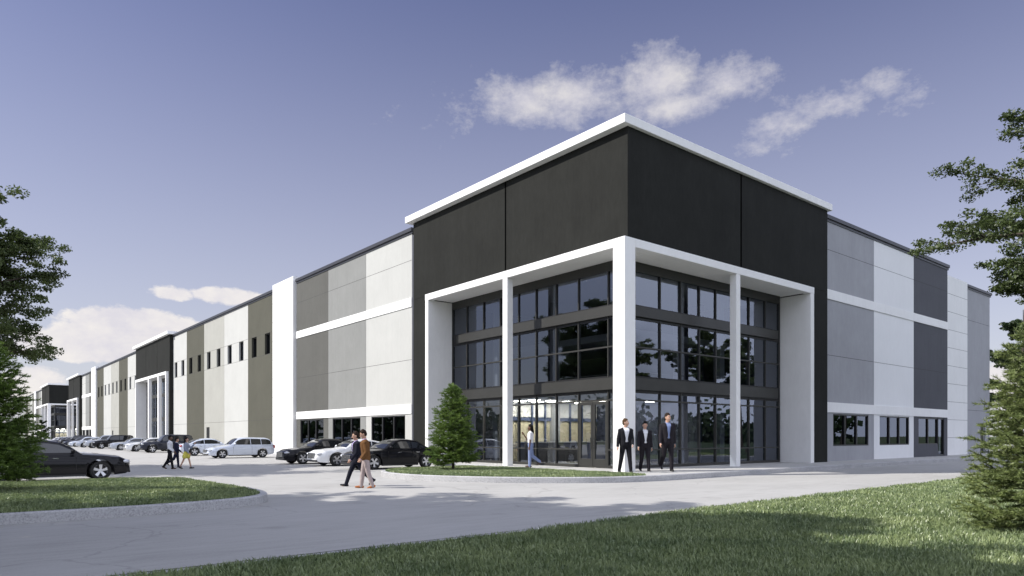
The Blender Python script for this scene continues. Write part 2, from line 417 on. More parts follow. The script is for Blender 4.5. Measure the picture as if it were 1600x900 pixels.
def smooth_path(pts, closed=False, it=3):
    for _ in range(it):
        q = []
        n = len(pts)
        for i in range(n if closed else n - 1):
            a, b = pts[i], pts[(i + 1) % n]
            q += [(a[0] * .75 + b[0] * .25, a[1] * .75 + b[1] * .25), (a[0] * .25 + b[0] * .75, a[1] * .25 + b[1] * .75)]
        if not closed: q = [pts[0]] + q + [pts[-1]]
        pts = q
    return pts
def inset(pts, d, closed):
    out = []; n = len(pts)
    for i in range(n):
        a = pts[(i - 1) % n] if closed or i > 0 else pts[i]; b = pts[(i + 1) % n] if closed or i < n - 1 else pts[i]
        t = Vector((b[0] - a[0], b[1] - a[1])); t.normalize()
        out.append((pts[i][0] - t.y * d, pts[i][1] + t.x * d))
    return out
def kerb_strip(path, width, h, closed):
    """path runs with the raised ground on its left"""
    o = path; i_ = inset(path, width, closed); o2 = inset(path, .025, closed)
    mb = MB(); n = len(path)
    rows = [[(x, y, -.01) for x, y in o], [(x, y, h - .025) for x, y in o], [(x, y, h) for x, y in o2], [(x, y, h) for x, y in i_], [(x, y, -.01) for x, y in i_]]
    v = [p for r in rows for p in r]; f = []
    for r in range(4):
        for k in range(n if closed else n - 1):
            k2 = (k + 1) % n
            f.append((r * n + k, r * n + k2, (r + 1) * n + k2, (r + 1) * n + k))
    mb.add(v, f); return mb, i_
def grass(name, polys, count, hmin, hmax, near=None, seed=1, z=0.0, wid=.006):
    """thin bent blades scattered over polygons; denser near the point `near`"""
    rng = np.random.default_rng(seed)
    def inside(P, poly):
        x, y = P[:, 0], P[:, 1]; ins = np.zeros(len(P), bool); n = len(poly)
        for i in range(n):
            x1, y1 = poly[i]; x2, y2 = poly[(i + 1) % n]
            c = ((y1 > y) != (y2 > y)) & (x < (x2 - x1) * (y - y1) / (y2 - y1 + 1e-12) + x1); ins ^= c
        return ins
    pts = []
    for poly, share in polys:
        a = np.array(poly); lo, hi = a.min(0), a.max(0); got = 0; need = int(count * share)
        while got < need:
            P = rng.uniform(lo, hi, (need * 3, 2)); P = P[inside(P, poly)]
            if near is not None:
                d = np.hypot(P[:, 0] - near[0], P[:, 1] - near[1]); P = P[rng.random(len(P)) < np.clip((near[2] / np.maximum(d, .1)) ** 1.5, .02, 1)]
            pts.append(P); got += len(P)
            if len(P) == 0: break
    P = np.concatenate(pts)[:count]; n = len(P)
    d = np.hypot(P[:, 0] - CAM.x, P[:, 1] - CAM.y)
    clump = .5 + .5 * np.sin(P[:, 0] * 2.3 + 1.7 * np.sin(P[:, 1] * 1.9)) * np.sin(P[:, 1] * 2.7 + 1.3 * np.sin(P[:, 0] * 1.6))
    h = rng.uniform(hmin, hmax, n) * (.72 + .5 * clump)
    w = wid * np.maximum(1, d / 11) * rng.uniform(.7, 1.4, n)
    az = rng.uniform(0, 2 * PI, n); ln = rng.uniform(.15, .8, n) * h; la = rng.uniform(0, 2 * PI, n)
    base = np.c_[P, np.full(n, z)]
    side = np.c_[np.cos(az), np.sin(az), np.zeros(n)] * w[:, None]
    lean = np.c_[np.cos(la), np.sin(la), np.zeros(n)] * ln[:, None]
    mid = base + np.c_[np.zeros((n, 2)), h * .6] + lean * .35
    tip = base + np.c_[np.zeros((n, 2)), h] + lean
    V = np.stack([base - side, base + side, mid + side * .7, tip, mid - side * .7], 1).reshape(-1, 3)
    o = npmesh(name, V, 5, M['grass']); o['kind'] = 'stuff'
    return o

# verge in the foreground
verge_edge = [(-70, -9.0), (-30, -9.25), (-19, -9.22), (-13, -9.2), (-8, -8.85), (-3, -8.8), (3, -8.65), (12, -8.5), (30, -8.4), (140, -8.3)]
mb, ins = kerb_strip(verge_edge[::-1], .16, .035, False)
mb.build('kerb_verge', M['kerb'], kind='structure')
MB().quad(*[(x, y, .03) for x, y in ins], (-70, -120, .03), (140, -120, .03)).build('verge', M['turf'], kind='structure')
vpoly = [(-25, -9.42), (-19, -9.4), (-13, -9.38), (-8, -9.0), (-3, -8.95), (3, -8.8), (12, -8.65), (26, -8.6), (26, -13), (8, -20), (-8, -22), (-20, -17), (-25, -14)]
vg = grass('grass', [(vpoly, 1.0)], 460000, .04, .085, (CAM.x, CAM.y, 7.0), 3, .025)
tag(vg, 'short mown grass blades covering the foreground verge beside the road', 'grass')

# kerbed island at the left
isl = smooth_path([(-40, -2.85), (-19.5, -2.85), (-16.2, -2.75), (-14.3, -1.9), (-13.85, 0.2), (-13.9, 3.6), (-14.0, 7.6), (-18, 7.75), (-40, 7.8)], True, 3)
mb, isl_in = kerb_strip(isl, .17, .20, True)
mb.build('kerb_island', M['kerb'], kind='structure')
MB().add([(x, y, .185) for x, y in isl_in], [tuple(range(len(isl_in)))]).build('island_turf', M['turf'], kind='structure')
isl_vis = [(max(x, -24), y) for x, y in isl_in]
ig = grass('grass', [(isl_vis, 1.0)], 110000, .035, .075, None, 5, .18)
tag(ig, 'mown grass on the kerbed traffic island at the left', 'grass')

# building apron: kerb, pavement, corner lawn
apron = smooth_path([(-.35, 200), (-.35, 60), (-.35, 9.6), (-.35, 8.2), (-2.5, 8.1), (-5.6, 8.0), (-7.2, 6.4), (-7.5, 3.6), (-6.6, 1.3), (-5.5, -.2), (-3.2, -2.05), (-1, -2.4), (2, -2.4), (10, -2.15), (20, -1.95), (45, -1.7), (60, -1.7)], False, 3)
mb, ap_in = kerb_strip(apron, .17, .2, False)
mb.build('kerb_building', M['kerb'], kind='structure')
MB().add([(x, y, .192) for x, y in ap_in] + [(60, 3, .192), (3, 3, .192), (3, 200, .192)], [tuple(range(len(ap_in) + 3))]).build('pavement', M['walk'], kind='structure')
k0 = [p for p in ap_in if p[0] < -1.2 and p[1] < 8.2]
lawn = [(x, y) for x, y in k0 if not (y < -2.2 and x > -1.6)] + [(-.95, -1.75), (-1.0, 2.0), (-1.3, 5.0), (-1.75, 7.7)]
MB().add([(x, y, .198) for x, y in lawn], [tuple(range(len(lawn)))]).build('corner_lawn', M['turf'], kind='structure')
lg = grass('grass', [(lawn, 1.0)], 60000, .035, .075, None, 9, .195)
tag(lg, 'mown grass of the small corner lawn around the young spruce', 'grass')

# ------------------------------------------------------------------ warehouse
def mull_strip(mb, axis, p, a0, a1, z0, z1, dep=.14):
    """bar on a facade: axis 'L' facade at x=p (facing -x) runs along y; axis 'R' facade at y=p runs along x"""
    if axis == 'L': mb.box(p - .05, p + dep - .05, a0, a1, z0, z1)
    else: mb.box(a0, a1, p - .05, p + dep - .05, z0, z1)
G = 1.6                                                     # recess of the glazing behind the portico face
LV = [0.2, .95, 3.06, 3.53, 4.05, 5.32, 6.62, 7.08, 8.45, 8.97]
YL = [1.6, 2.32, 4.10, 5.55, 6.95, 8.25, 9.7, 11.1, 12.6, 13.98]
def tower(parent, full=True):
    """black corner tower, white portico, curtain wall and lobby"""
    T = {}
    mb = MB()
    # upper black walls: hollow ring with thickness .35, and side strips down to the ground
    mb.prism([(.3, .12), (16.26, .12), (16.26, .5), (.7, .5), (.7, 16.0), (.3, 16.0)], 9.262, 13.598)
    mb.box(.3, .7, 14.28, 16.0, .15, 9.258); mb.box(14.6, 16.26, .12, .5, .15, 9.258)
    mb.box(.702, 1.7, 15.6, 16.0, .15, 13.5); mb.box(15.86, 16.26, .502, 1.5, .15, 13.5)
    w = mb.build('tower_wall', M['black_wall'], parent, bevel=.012, label='black tower wall above the white portico')
    MB().box(.288, .299, 7.635, 7.725, 9.32, 13.58).build('panel_joint', M['joint_dark'], w); MB().box(8.045, 8.135, .108, .119, 9.32, 13.58).build('panel_joint', M['joint_dark'], w)
    c = MB(); c.prism([(-.04, -.04), (16.5, -.04), (16.5, 1.6), (1.6, 1.6), (1.6, 16.35), (-.04, 16.35)], 13.6, 13.95)
    c.build('cornice', M['white_trim'], parent, bevel=.02, label='white cornice')
    r = MB(); r.box(.8, 16.0, .7, 15.8, 13.3, 13.5); r.build('tower_roof', M['cap'], parent)
    # portico frame
    p = MB()
    p.box(0, .36, .62, 14.3, 8.92, 9.26); p.box(.62, 14.62, 0, .36, 8.92, 9.26)
    p.box(0, 1.70, 13.98, 14.28, .15, 8.918); p.box(14.24, 14.6, 0, 1.70, .15, 8.918)
    p.box(.362, 1.9, .62, 13.978, 8.96, 9.24); p.box(1.902, 14.238, .362, 1.9, 8.96, 9.24); p.box(.62, 1.9, .362, .618, 8.96, 9.24)
    p.build('portico_frame', M['white_trim'], parent, bevel=.015, label='white portico frame')
    c = MB(); c.box(0, .618, 0, .618, .15, 9.262); c.build('column', M['white_trim'], parent, bevel=.015, label='thick white corner column')
    c = MB(); c.box(.01, .35, 7.19, 7.54, .15, 8.92); c.build('column', M['white_trim'], parent, bevel=.012)
    c = MB(); c.box(7.54, 7.86, .01, .35, .15, 8.92); c.build('column', M['white_trim'], parent, bevel=.012)
    # curtain wall, both sides
    for ax in 'LR':
        mb = MB(); pos = G
        for i, y in enumerate(YL):
            ww = .05 if 0 < i < len(YL) - 1 else .09
            mull_strip(mb, ax, pos, y - ww / 2 - (.04 if i == len(YL) - 1 else 0), y + ww / 2 - (.045 if i == len(YL) - 1 else 0), .2, 8.97)
        for z, hh in ((.2, .12), (.95, .06), (3.06, .07), (5.32, .06), (8.55, .40)):
            for a, b in zip(YL[:-1], YL[1:]):
                if ax == 'L' and a == 2.32 and z < 3: continue
                mull_strip(mb, ax, pos, a + .024, b - .024 if b < 13.9 else b - .08, z, z + hh, .125)
        fr = mb.build('curtain_wall_frame', M['bronze'], parent, label='dark bronze curtain wall frame')
        for z0, z1 in ((3.53, 4.03), (6.63, 7.06)):
            sp = MB()
            if ax == 'L': sp.box(G - .16, G - .06, 1.45, 13.4, z0, z1)
            else: sp.box(1.45, 13.6, G - .16, G - .06, z0, z1)
            sp.build('spandrel', M['bronze'], fr)
        for z0, z1 in ((3.40, 4.12), (6.52, 7.14)):
            sb = MB()
            if ax == 'L': sb.box(G - .03, G + .10, 1.7, 13.9, z0, z1)
            else: sb.box(1.7, 13.9, G - .03, G + .10, z0, z1)
            sb.build('shadow_box', M['black_metal'], fr)
        gl = MB()
        rng = random.Random(4 if ax == 'L' else 9)
        for k, (a, b) in enumerate(zip(YL[:-1], YL[1:])):
            for z0, z1 in ((.3, .95), (.98, 3.06), (3.1, 3.53), (4.05, 5.32), (5.36, 6.62), (7.08, 8.6)):
                if ax == 'L' and k == 1 and z0 < 3: continue
                t = [rng.uniform(-.006, .006) for _ in range(2)]
                if ax == 'L': gl.quad((G + .02 + t[0], a + .02, z0), (G + .02 - t[0], b - .02, z0), (G + .02 - t[0] + t[1], b - .02, z1), (G + .02 + t[0] + t[1], a + .02, z1))
                else: gl.quad((a + .02, G + .02 + t[0], z0), (b - .02, G + .02 - t[0], z0), (b - .02, G + .02 - t[0] + t[1], z1), (a + .02, G + .02 + t[0] + t[1], z1))
        gl.build('glazing', M['glass'], fr)
        if ax == 'L':
            for y0, y1, hy in ((2.36, 3.2, 3.1), (3.22, 4.06, 3.3)):
                d = MB(); x0, x1 = G - .04, G + .03
                d.box(x0, x1, y0, y0 + .12, .22, 3.05); d.box(x0, x1, y1 - .12, y1, .22, 3.05)
                d.box(x0, x1, y0 + .121, y1 - .121, 2.92, 3.05); d.box(x0, x1, y0 + .121, y1 - .121, .22, .58)
                dd = d.build('entrance_door', M['bronze'], parent, bevel=.006, label='tall bronze framed glass entrance door')
                MB().quad((G, y0 + .11, .57), (G, y1 - .11, .57), (G, y1 - .11, 2.93), (G, y0 + .11, 2.93)).build('pane', M['glass'], dd)
                h = MB(); h.tube([(G - .09, hy, 1.0), (G - .09, hy, 1.5)], [.014, .014], 8); h.tube([(G - .09, hy, 1.05), (G - .03, hy, 1.05)], [.01, .01], 6); h.tube([(G - .09, hy, 1.45), (G - .03, hy, 1.45)], [.01, .01], 6)
                h.build('handle', M['chrome'], dd)
    # lobby
    f = MB(); f.box(1.72, 15.8, 1.72, 15.5, .1, .205); fo = f.build('lobby_floor', M['in_floor'], parent)
    MB().box(2.4, 9.49, 10.6, 10.8, .21, 3.38).build('lobby_wall', M['in_wall'], parent, label='beige lobby wall')
    MB().box(9.5, 9.7, 3.4, 10.8, .21, 3.3).build('lobby_wall', M['in_navy'], parent)
    for bx_ in ((15.0, 15.2, 1.8, 15.4, .21, 13.2), (1.8, 14.99, 15.2, 15.4, .21, 13.2), (12.0, 12.15, 5.0, 15.0, 3.8, 8.8)): MB().box(*bx_).build('lobby_back_wall', M['in_navy'], parent)
    for bx_ in ((6.2, 14.9, 4.8, 15.1, 3.4, 3.75), (2.3, 6.19, 7.4, 15.1, 3.4, 3.75), (6.2, 14.9, 4.8, 15.1, 6.5, 6.85), (1.9, 14.9, 1.9, 15.1, 8.98, 9.2)): MB().box(*bx_).build('floor_slab', M['in_grey'], parent)
    for x, y in ((6.0, 6.0), (6.0, 10.4), (10.4, 5.4), (3.4, 12.2), (11.5, 3.6)): MB().box(x - .2, x + .2, y - .2, y + .2, .21, 8.97).build('lobby_column', M['in_grey'], parent)
    MB().box(2.4, 9.48, 10.50, 10.58, 2.40, 2.58).build('lobby_beam', M['in_blue'], parent)
    MB().box(2.4, 9.48, 10.54, 10.59, 2.60, 3.36).build('lobby_clerestory', M['in_white'], parent)
    for x in (2.5, 3.45, 4.4, 5.35, 6.3, 7.25, 8.2, 9.15): MB().box(x - .045, x + .045, 10.44, 10.53, .21, 3.37).build('lobby_post', M['in_blue'], parent)
    MB().box(2.9, 8.8, 9.3, 9.9, .21, 1.22).build('reception_desk', M['in_dark'], parent, bevel=.02)
    MB().box(2.8, 8.9, 9.22, 9.95, 1.225, 1.27).build('desk_top', M['in_grey'], parent)
    for y in (5.6, 7.4, 9.2, 11.6, 13.4):
        for x in (6.8, 8.4): MB().box(x - .22, x + .22, y - .22, y + .22, 3.36, 3.395).build('ceiling_light', M['lamp'], parent)
    for x in (2.9, 4.1, 5.3):
        for y in (8.6, 9.7): MB().box(x - .22, x + .22, y - .22, y + .22, 3.36, 3.395).build('ceiling_light', M['lamp'], parent)
    rl = MB()
    for z in (4.3, 4.75): rl.tube([(6.2, 4.9, z), (6.2, 15.0, z)], [.03, .03], 6); rl.tube([(6.2, 4.85, z), (14.8, 4.85, z)], [.03, .03], 6)
    for k in range(9): rl.tube([(6.2, 5 + k * 1.2, 3.75), (6.2, 5 + k * 1.2, 4.75)], [.02, .02], 6)
    rl.build('balcony_railing', M['chrome'], parent)

def win_box(parent, axis, p, a0, a1, z0, z1, nm=2, door=None):
    """recessed window: frame with mullions, pane, dark room behind"""
    fr = MB(); t = .07
    def bx(mb, b0, b1, c0, c1, d0, d1):
        if axis == 'L': mb.box(p + d0, p + d1, b0, b1, c0, c1)
        else: mb.box(b0, b1, p + d0, p + d1, c0, c1)
    bx(fr, a0, a0 + t, z0, z1, .03, .16); bx(fr, a1 - t, a1, z0, z1, .03, .16)
    bx(fr, a0 + t + .001, a1 - t - .001, z1 - t, z1, .03, .16); bx(fr, a0 + t + .001, a1 - t - .001, z0, z0 + t, .03, .16)
    for k in range(1, nm + 1):
        c = a0 + (a1 - a0) * k / (nm + 1); bx(fr, c - .06, c + .06, z0 + t + .001, z1 - t - .001, .03, .155)
    f = fr.build('window_frame', M['black_metal'], parent)
    pn = MB()
    if axis == 'L': pn.quad((p + .10, a0 + .03, z0 + .03), (p + .10, a1 - .03, z0 + .03), (p + .10, a1 - .03, z1 - .03), (p + .10, a0 + .03, z1 - .03))
    else: pn.quad((a0 + .03, p + .10, z0 + .03), (a1 - .03, p + .10, z0 + .03), (a1 - .03, p + .10, z1 - .03), (a0 + .03, p + .10, z1 - .03))
    pn.build('pane', M['wglass'], f)
    rm = MB(); bx(rm, a0 - .3, a1 + .3, z0 - .2, z1 + .2, 1.2, 1.3); rm.build('dark_room_backing', M['in_dark'], f)  # dark sheet behind the pane; its colour stands in for the unlit room
    return f
def panel(parent, axis, p, a0, a1, z0, z1, mat, label, holes=(), joints=(), th=.25):
    """tilt-up wall panel with rectangular holes (h0,h1,y0,y1) and joint lines"""
    mb = MB(); g = .012
    a0 += g; a1 -= g
    def bx(b0, b1, c0, c1):
        if b1 - b0 < 1e-4 or c1 - c0 < 1e-4: return
        if axis == 'L': mb.box(p, p + th, b0, b1, c0, c1)
        else: mb.box(b0, b1, p, p + th, c0, c1)
    bs = sorted({a0, a1, *[h[0] for h in holes], *[h[1] for h in holes]}); cs = sorted({z0, z1, *[h[2] for h in holes], *[h[3] for h in holes]})
    if not holes: bx(a0, a1, z0, z1)
    else:
        # grid faces built as one welded shell: front cells plus reveal faces
        def P(b, c, d): return (p + d, b, c) if axis == 'L' else (b, p + d, c)
        solid = lambda b, c: not any(h[0] - 1e-6 <= b <= h[1] + 1e-6 and h[2] - 1e-6 <= c <= h[3] + 1e-6 for h in holes)
        for i in range(len(bs) - 1):
            for k in range(len(cs) - 1):
                if solid((bs[i] + bs[i + 1]) / 2, (cs[k] + cs[k + 1]) / 2):
                    mb.quad(P(bs[i], cs[k], 0), P(bs[i + 1], cs[k], 0), P(bs[i + 1], cs[k + 1], 0), P(bs[i], cs[k + 1], 0))
                    mb.quad(P(bs[i], cs[k], th), P(bs[i + 1], cs[k], th), P(bs[i + 1], cs[k + 1], th), P(bs[i], cs[k + 1], th))
        for (h0, h1, c0, c1) in list(holes) + [(a0, a1, z0, z1)]:
            mb.quad(P(h0, c0, 0), P(h1, c0, 0), P(h1, c0, th), P(h0, c0, th)); mb.quad(P(h0, c1, 0), P(h1, c1, 0), P(h1, c1, th), P(h0, c1, th))
            mb.quad(P(h0, c0, 0), P(h0, c1, 0), P(h0, c1, th), P(h0, c0, th)); mb.quad(P(h1, c0, 0), P(h1, c1, 0), P(h1, c1, th), P(h1, c0, th))
    o = mb.build('wall_panel', mat, parent, label=label)
    if joints:
        for z in joints:
            j = MB()
            if axis == 'L': j.box(p - .002, p + .02, a0 + .01, a1 - .01, z - .011, z + .011)
            else: j.box(a0 + .01, a1 - .01, p - .002, p + .02, z - .011, z + .011)
            j.build('panel_joint', M['joint'], o)
    return o
def band(parent, axis, p, a0, a1, z0, z1):
    mb = MB()
    if axis == 'L': mb.box(p - .05, p - .003, a0, a1, z0, z1)
    else: mb.box(a0, a1, p - .05, p - .003, z0, z1)
    mb.build('stripe_band', M['white_trim'], parent, bevel=.006, label='raised white stripe band')
def coping(parent, axis, p, a0, a1, z0=13.26, z1=13.6, over=.12):
    mb = MB()
    if axis == 'L': mb.box(p - over, p + .4, a0, a1, z0 + .14, z1); mb.box(p - over * .35, p + .3, a0, a1, z0, z0 + .138)
    else: mb.box(a0, a1, p - over, p + .4, z0 + .14, z1); mb.box(a0, a1, p - over * .35, p + .3, z0, z0 + .138)
    mb.build('parapet_coping', M['cap'], parent, label='dark metal coping')
def office_wing(parent, axis, p, start, mats, labels, doors=False, step=5.66):
    for k in range(3):
        a0 = start + k * step; a1 = a0 + step
        w0, w1 = a0 + .78, a1 - .72
        holes = [(w0, w1, 1.02, 2.80)]
        if doors and k == 2: holes = [(w0, w1, 1.02, 2.80), (w1 + .001, w1 + .9, .2, 2.80)]; 
        if doors and k == 2: holes = [(w0, w1 - 1.0, 1.02, 2.80), (w1 - 1.0 + .0001, w1 + .1, .25, 2.80)]
        panel(parent, axis, p, a0, a1, .15, 13.26, mats[k], labels[k], holes, (6.0, 11.75))
        if doors and k == 2:
            win_box(parent, axis, p, w0, w1 - 1.0, 1.02, 2.80, 1); d = win_box(parent, axis, p, w1 - 1.0 + .005, w1 + .1, .25, 2.80, 0); d.name = 'side_door'
        else: win_box(parent, axis, p, w0, w1, 1.02, 2.80, 2)
    band(parent, axis, p, start, start + 3 * step, 2.87, 3.42); band(parent, axis, p, start, start + 3 * step, 9.05, 9.58)
    coping(parent, axis, p, start - .1, start + 3 * step + (.12 if axis == 'R' else 0))
def pier(parent, axis, p, a0, a1, z1, th, n=9):
    mb = MB()
    if axis == 'L': mb.box(p, p + th, a0, a1, .15, z1)
    else: mb.box(a0, a1, p, p + th, .15, z1)
    o = mb.build('pier', M['pier_white'], parent, bevel=.01, label='white pier scored by horizontal joints')
    for k in range(1, n):
        j = MB(); z = .15 + (z1 - .15) * k / n
        if axis == 'L': j.box(p - .002, p + .01, a0 + .01, a1 - .01, z - .009, z + .009)
        else: j.box(a0 + .01, a1 - .01, p - .002, p + .01, z - .012, z + .012)
        j.build('panel_joint', M['joint_faint'], o)
def storage_wall(parent, p, ys, mats, labels, door=None):
    for k in range(5):
        a0, a1 = ys[k], ys[k + 1]; wd = a1 - a0
        hs = []
        for c in (.27, .76): m_ = a0 + wd * c; hs.append((m_ - .62, m_ + .62, 8.45, 10.2))
        hh = list(hs)
        if door == k: hh.append((a1 - 1.9, a1 - .8, .2, 2.5))
        panel(parent, 'L', p, a0, a1, .15, 13.26, mats[k], labels[k], hh, (2.95, 8.43, 10.22), th=.35)
        for h in hs:
            f = win_box(parent, 'L', p + .12, h[0], h[1], h[2], h[3], 0); f.name = 'clerestory_window'; f.children[0].data.materials[0] = M['cglass']
        if door == k:
            d = MB(); d.box(p + .1, p + .16, a1 - 1.9, a1 - .8, .2, 2.5); dd = d.build('service_door', M['black_metal'], parent)
            MB().box(p + .05, p + .1, a1 - 1.05, a1 - .95, 1.1, 1.2).build('handle', M['chrome'], dd)
    coping(parent, 'L', p, ys[0], ys[5])
def entrance_block(parent, y0, y1):
    """mid-facade black block with an open white portico"""
    a, b = y0 + .5, y1 - 1.2
    mb = MB(); mb.box(.3, .7, y0, y1, 9.26, 13.6); mb.box(.3, .7, y0, a - .001, .15, 9.258); mb.box(.3, .7, b + .001, y1, .15, 9.258)
    w = mb.build('tower_wall', M['black_wall'], parent, bevel=.012, label='black wall above the mid facade entrance')
    for k in (1, 2): y = y0 + (y1 - y0) * k / 3; MB().box(.294, .299, y - .02, y + .02, 9.32, 13.58).build('panel_joint', M['joint_dark'], w)
    MB().box(-.04, 1.2, y0 - .35, y1 + .35, 13.6, 13.95).build('cornice', M['white_trim'], parent, bevel=.02)
    p = MB(); p.box(0, .36, a, b, 8.92, 9.26); p.box(0, 1.5, a, a + .3, .15, 8.918); p.box(0, 1.5, b - .3, b, .15, 8.918); p.box(.362, 1.5, a + .301, b - .301, 8.96, 9.24)
    p.build('portico_frame', M['white_trim'], parent, bevel=.015)
    for t in (.235, .545):
        c = MB(); y = a + (b - a) * t; c.box(.01, .40, y - .22, y + .22, .15, 8.92); c.build('column', M['white_trim'], parent, bevel=.012)
    mb = MB(); n = 12; x = 1.4
    for k in range(n + 1): y = a + .3 + (b - a - .6) * k / n; mb.box(x - .06, x + .06, y - .03, y + .03, .2, 8.95)
    for z, h in ((.2, .12), (.95, .06), (3.06, .07), (3.53, .5), (5.32, .06), (6.63, .43), (8.5, .45)): mb.box(x - .05, x + .05, a + .3, b - .3, z, z + h)
    f = mb.build('curtain_wall_frame', M['bronze'], parent)
    MB().quad((x, a + .3, .25), (x, b - .3, .25), (x, b - .3, 8.9), (x, a + .3, 8.9)).build('glazing', M['glass'], f)
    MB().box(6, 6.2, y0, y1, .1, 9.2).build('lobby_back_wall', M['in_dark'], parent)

def building(loc, label, rest=True):
    B = empty('warehouse_building', loc, 0, label, 'warehouse')
    tower(B)
    ww = [M['p_white'], M['p_mid'], M['p_dark']]; wl = ['white office wall panel', 'mid grey office wall panel', 'dark grey office wall panel']
    office_wing(B, 'L', .7, 16.8, ww, wl)
    pier(B, 'L', .48, 33.95, 38.24, 13.86, .6)
    ys = [38.24, 44.8, 51.6, 58.3, 65.0, 71.2]
    storage_wall(B, .7, ys, [M['p_olive'], M['p_white'], M['p_light'], M['p_olive'], M['p_white']],
                 ['olive grey wall panel', 'white wall panel', 'pale grey wall panel', 'olive grey wall panel', 'white wall panel'], 2 if rest else None)
    if rest:
        entrance_block(B, 70.9, 89.6)
        ys2 = [89.9, 97.3, 104.0, 110.6, 117.4, 123.9]
        storage_wall(B, .7, ys2, [M['p_white'], M['p_olive'], M['p_light'], M['p_white'], M['p_olive']],
                     ['white wall panel', 'olive grey wall panel', 'pale grey wall panel', 'white wall panel', 'olive grey wall panel'], 2)
        pier(B, 'L', .42, 123.9, 128.3, 13.98, .6)
        office_wing(B, 'L', .7, 128.3, ww[::-1], wl[::-1], False, 4.35)
        office_wing(B, 'R', .5, 16.9, [M['p_slate'], M['p_bright'], M['p_char']], ['slate grey office wall panel', 'white office wall panel', 'charcoal office wall panel'], True, 5.85)
        pier(B, 'R', 1.1, 34.6, 40.3, 13.3, .5, 10)
        panel(B, 'R', 1.35, 40.5, 46.2, .15, 13.0, M['p_slate'], 'slate grey end wall panel', [(44.0, 45.1, .2, 2.6)], (3.6, 10.6), .35)
        MB().box(44.0, 45.1, 1.5, 1.56, .2, 2.6).build('service_door', M['black_metal'], B)
        coping(B, 'R', 1.35, 40.3, 46.4, 12.98, 13.3)
        for x, y in ((40.42, 1.28), (16.55, .36), (.55, 16.35)): MB().tube([(x, y, .2), (x, y, 13.05)], [.09, .09], 8).build('downpipe', M['pipe'], B)
        MB().box(.9, 46.0, 16.2, 156.0, 12.9, 13.1).build('roof', M['cap'], B); MB().box(16.3, 46.0, 1.75, 16.18, 12.9, 13.1).build('roof', M['cap'], B)
        MB().box(45.95, 46.2, 1.75, 157, .1, 13.0).build('rear_wall', M['p_slate'], B); MB().box(2.2, 45.9, 156.6, 156.8, .1, 13).build('rear_wall', M['p_slate'], B)
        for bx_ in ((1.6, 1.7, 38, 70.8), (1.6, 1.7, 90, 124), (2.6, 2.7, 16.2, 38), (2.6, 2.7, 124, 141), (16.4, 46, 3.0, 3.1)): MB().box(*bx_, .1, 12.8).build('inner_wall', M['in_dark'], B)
    else:
        MB().box(.9, 30, 16.2, 71, 12.9, 13.1).build('roof', M['cap'], B)
        MB().box(2.6, 2.7, 16.2, 71, .1, 12.8).build('inner_wall', M['in_dark'], B); MB().box(16.5, 30, .5, .8, .1, 13.2).build('side_wall', M['p_slate'], B)
    return B
warehouse = building((0, 0, 0), 'long black, white and grey warehouse with glazed corner lobby, white portico and cornice')
# the far corner repeats the tower mirrored
for ch in [c for c in kids(warehouse)]:
    pass
far_tower = []
for ch in list(warehouse.children):
    n0 = ch.name.split('.')[0]
    if n0 in ('tower_wall', 'cornice', 'portico_frame', 'column', 'curtain_wall_frame', 'entrance_door', 'lobby_wall', 'floor_slab', 'lobby_back_wall', 'tower_roof', 'lobby_floor') and max(v.co.y for v in ch.data.vertices) < 17 and min(v.co.x for v in ch.data.vertices) < 17:
        c = copy_tree(ch, warehouse); c.location = (0, 157.4, 0); c.scale = (1, -1, 1)
twin = building((-1.75, 175.0, 0), 'distant second warehouse with black corner tower beyond the parked cars', False)

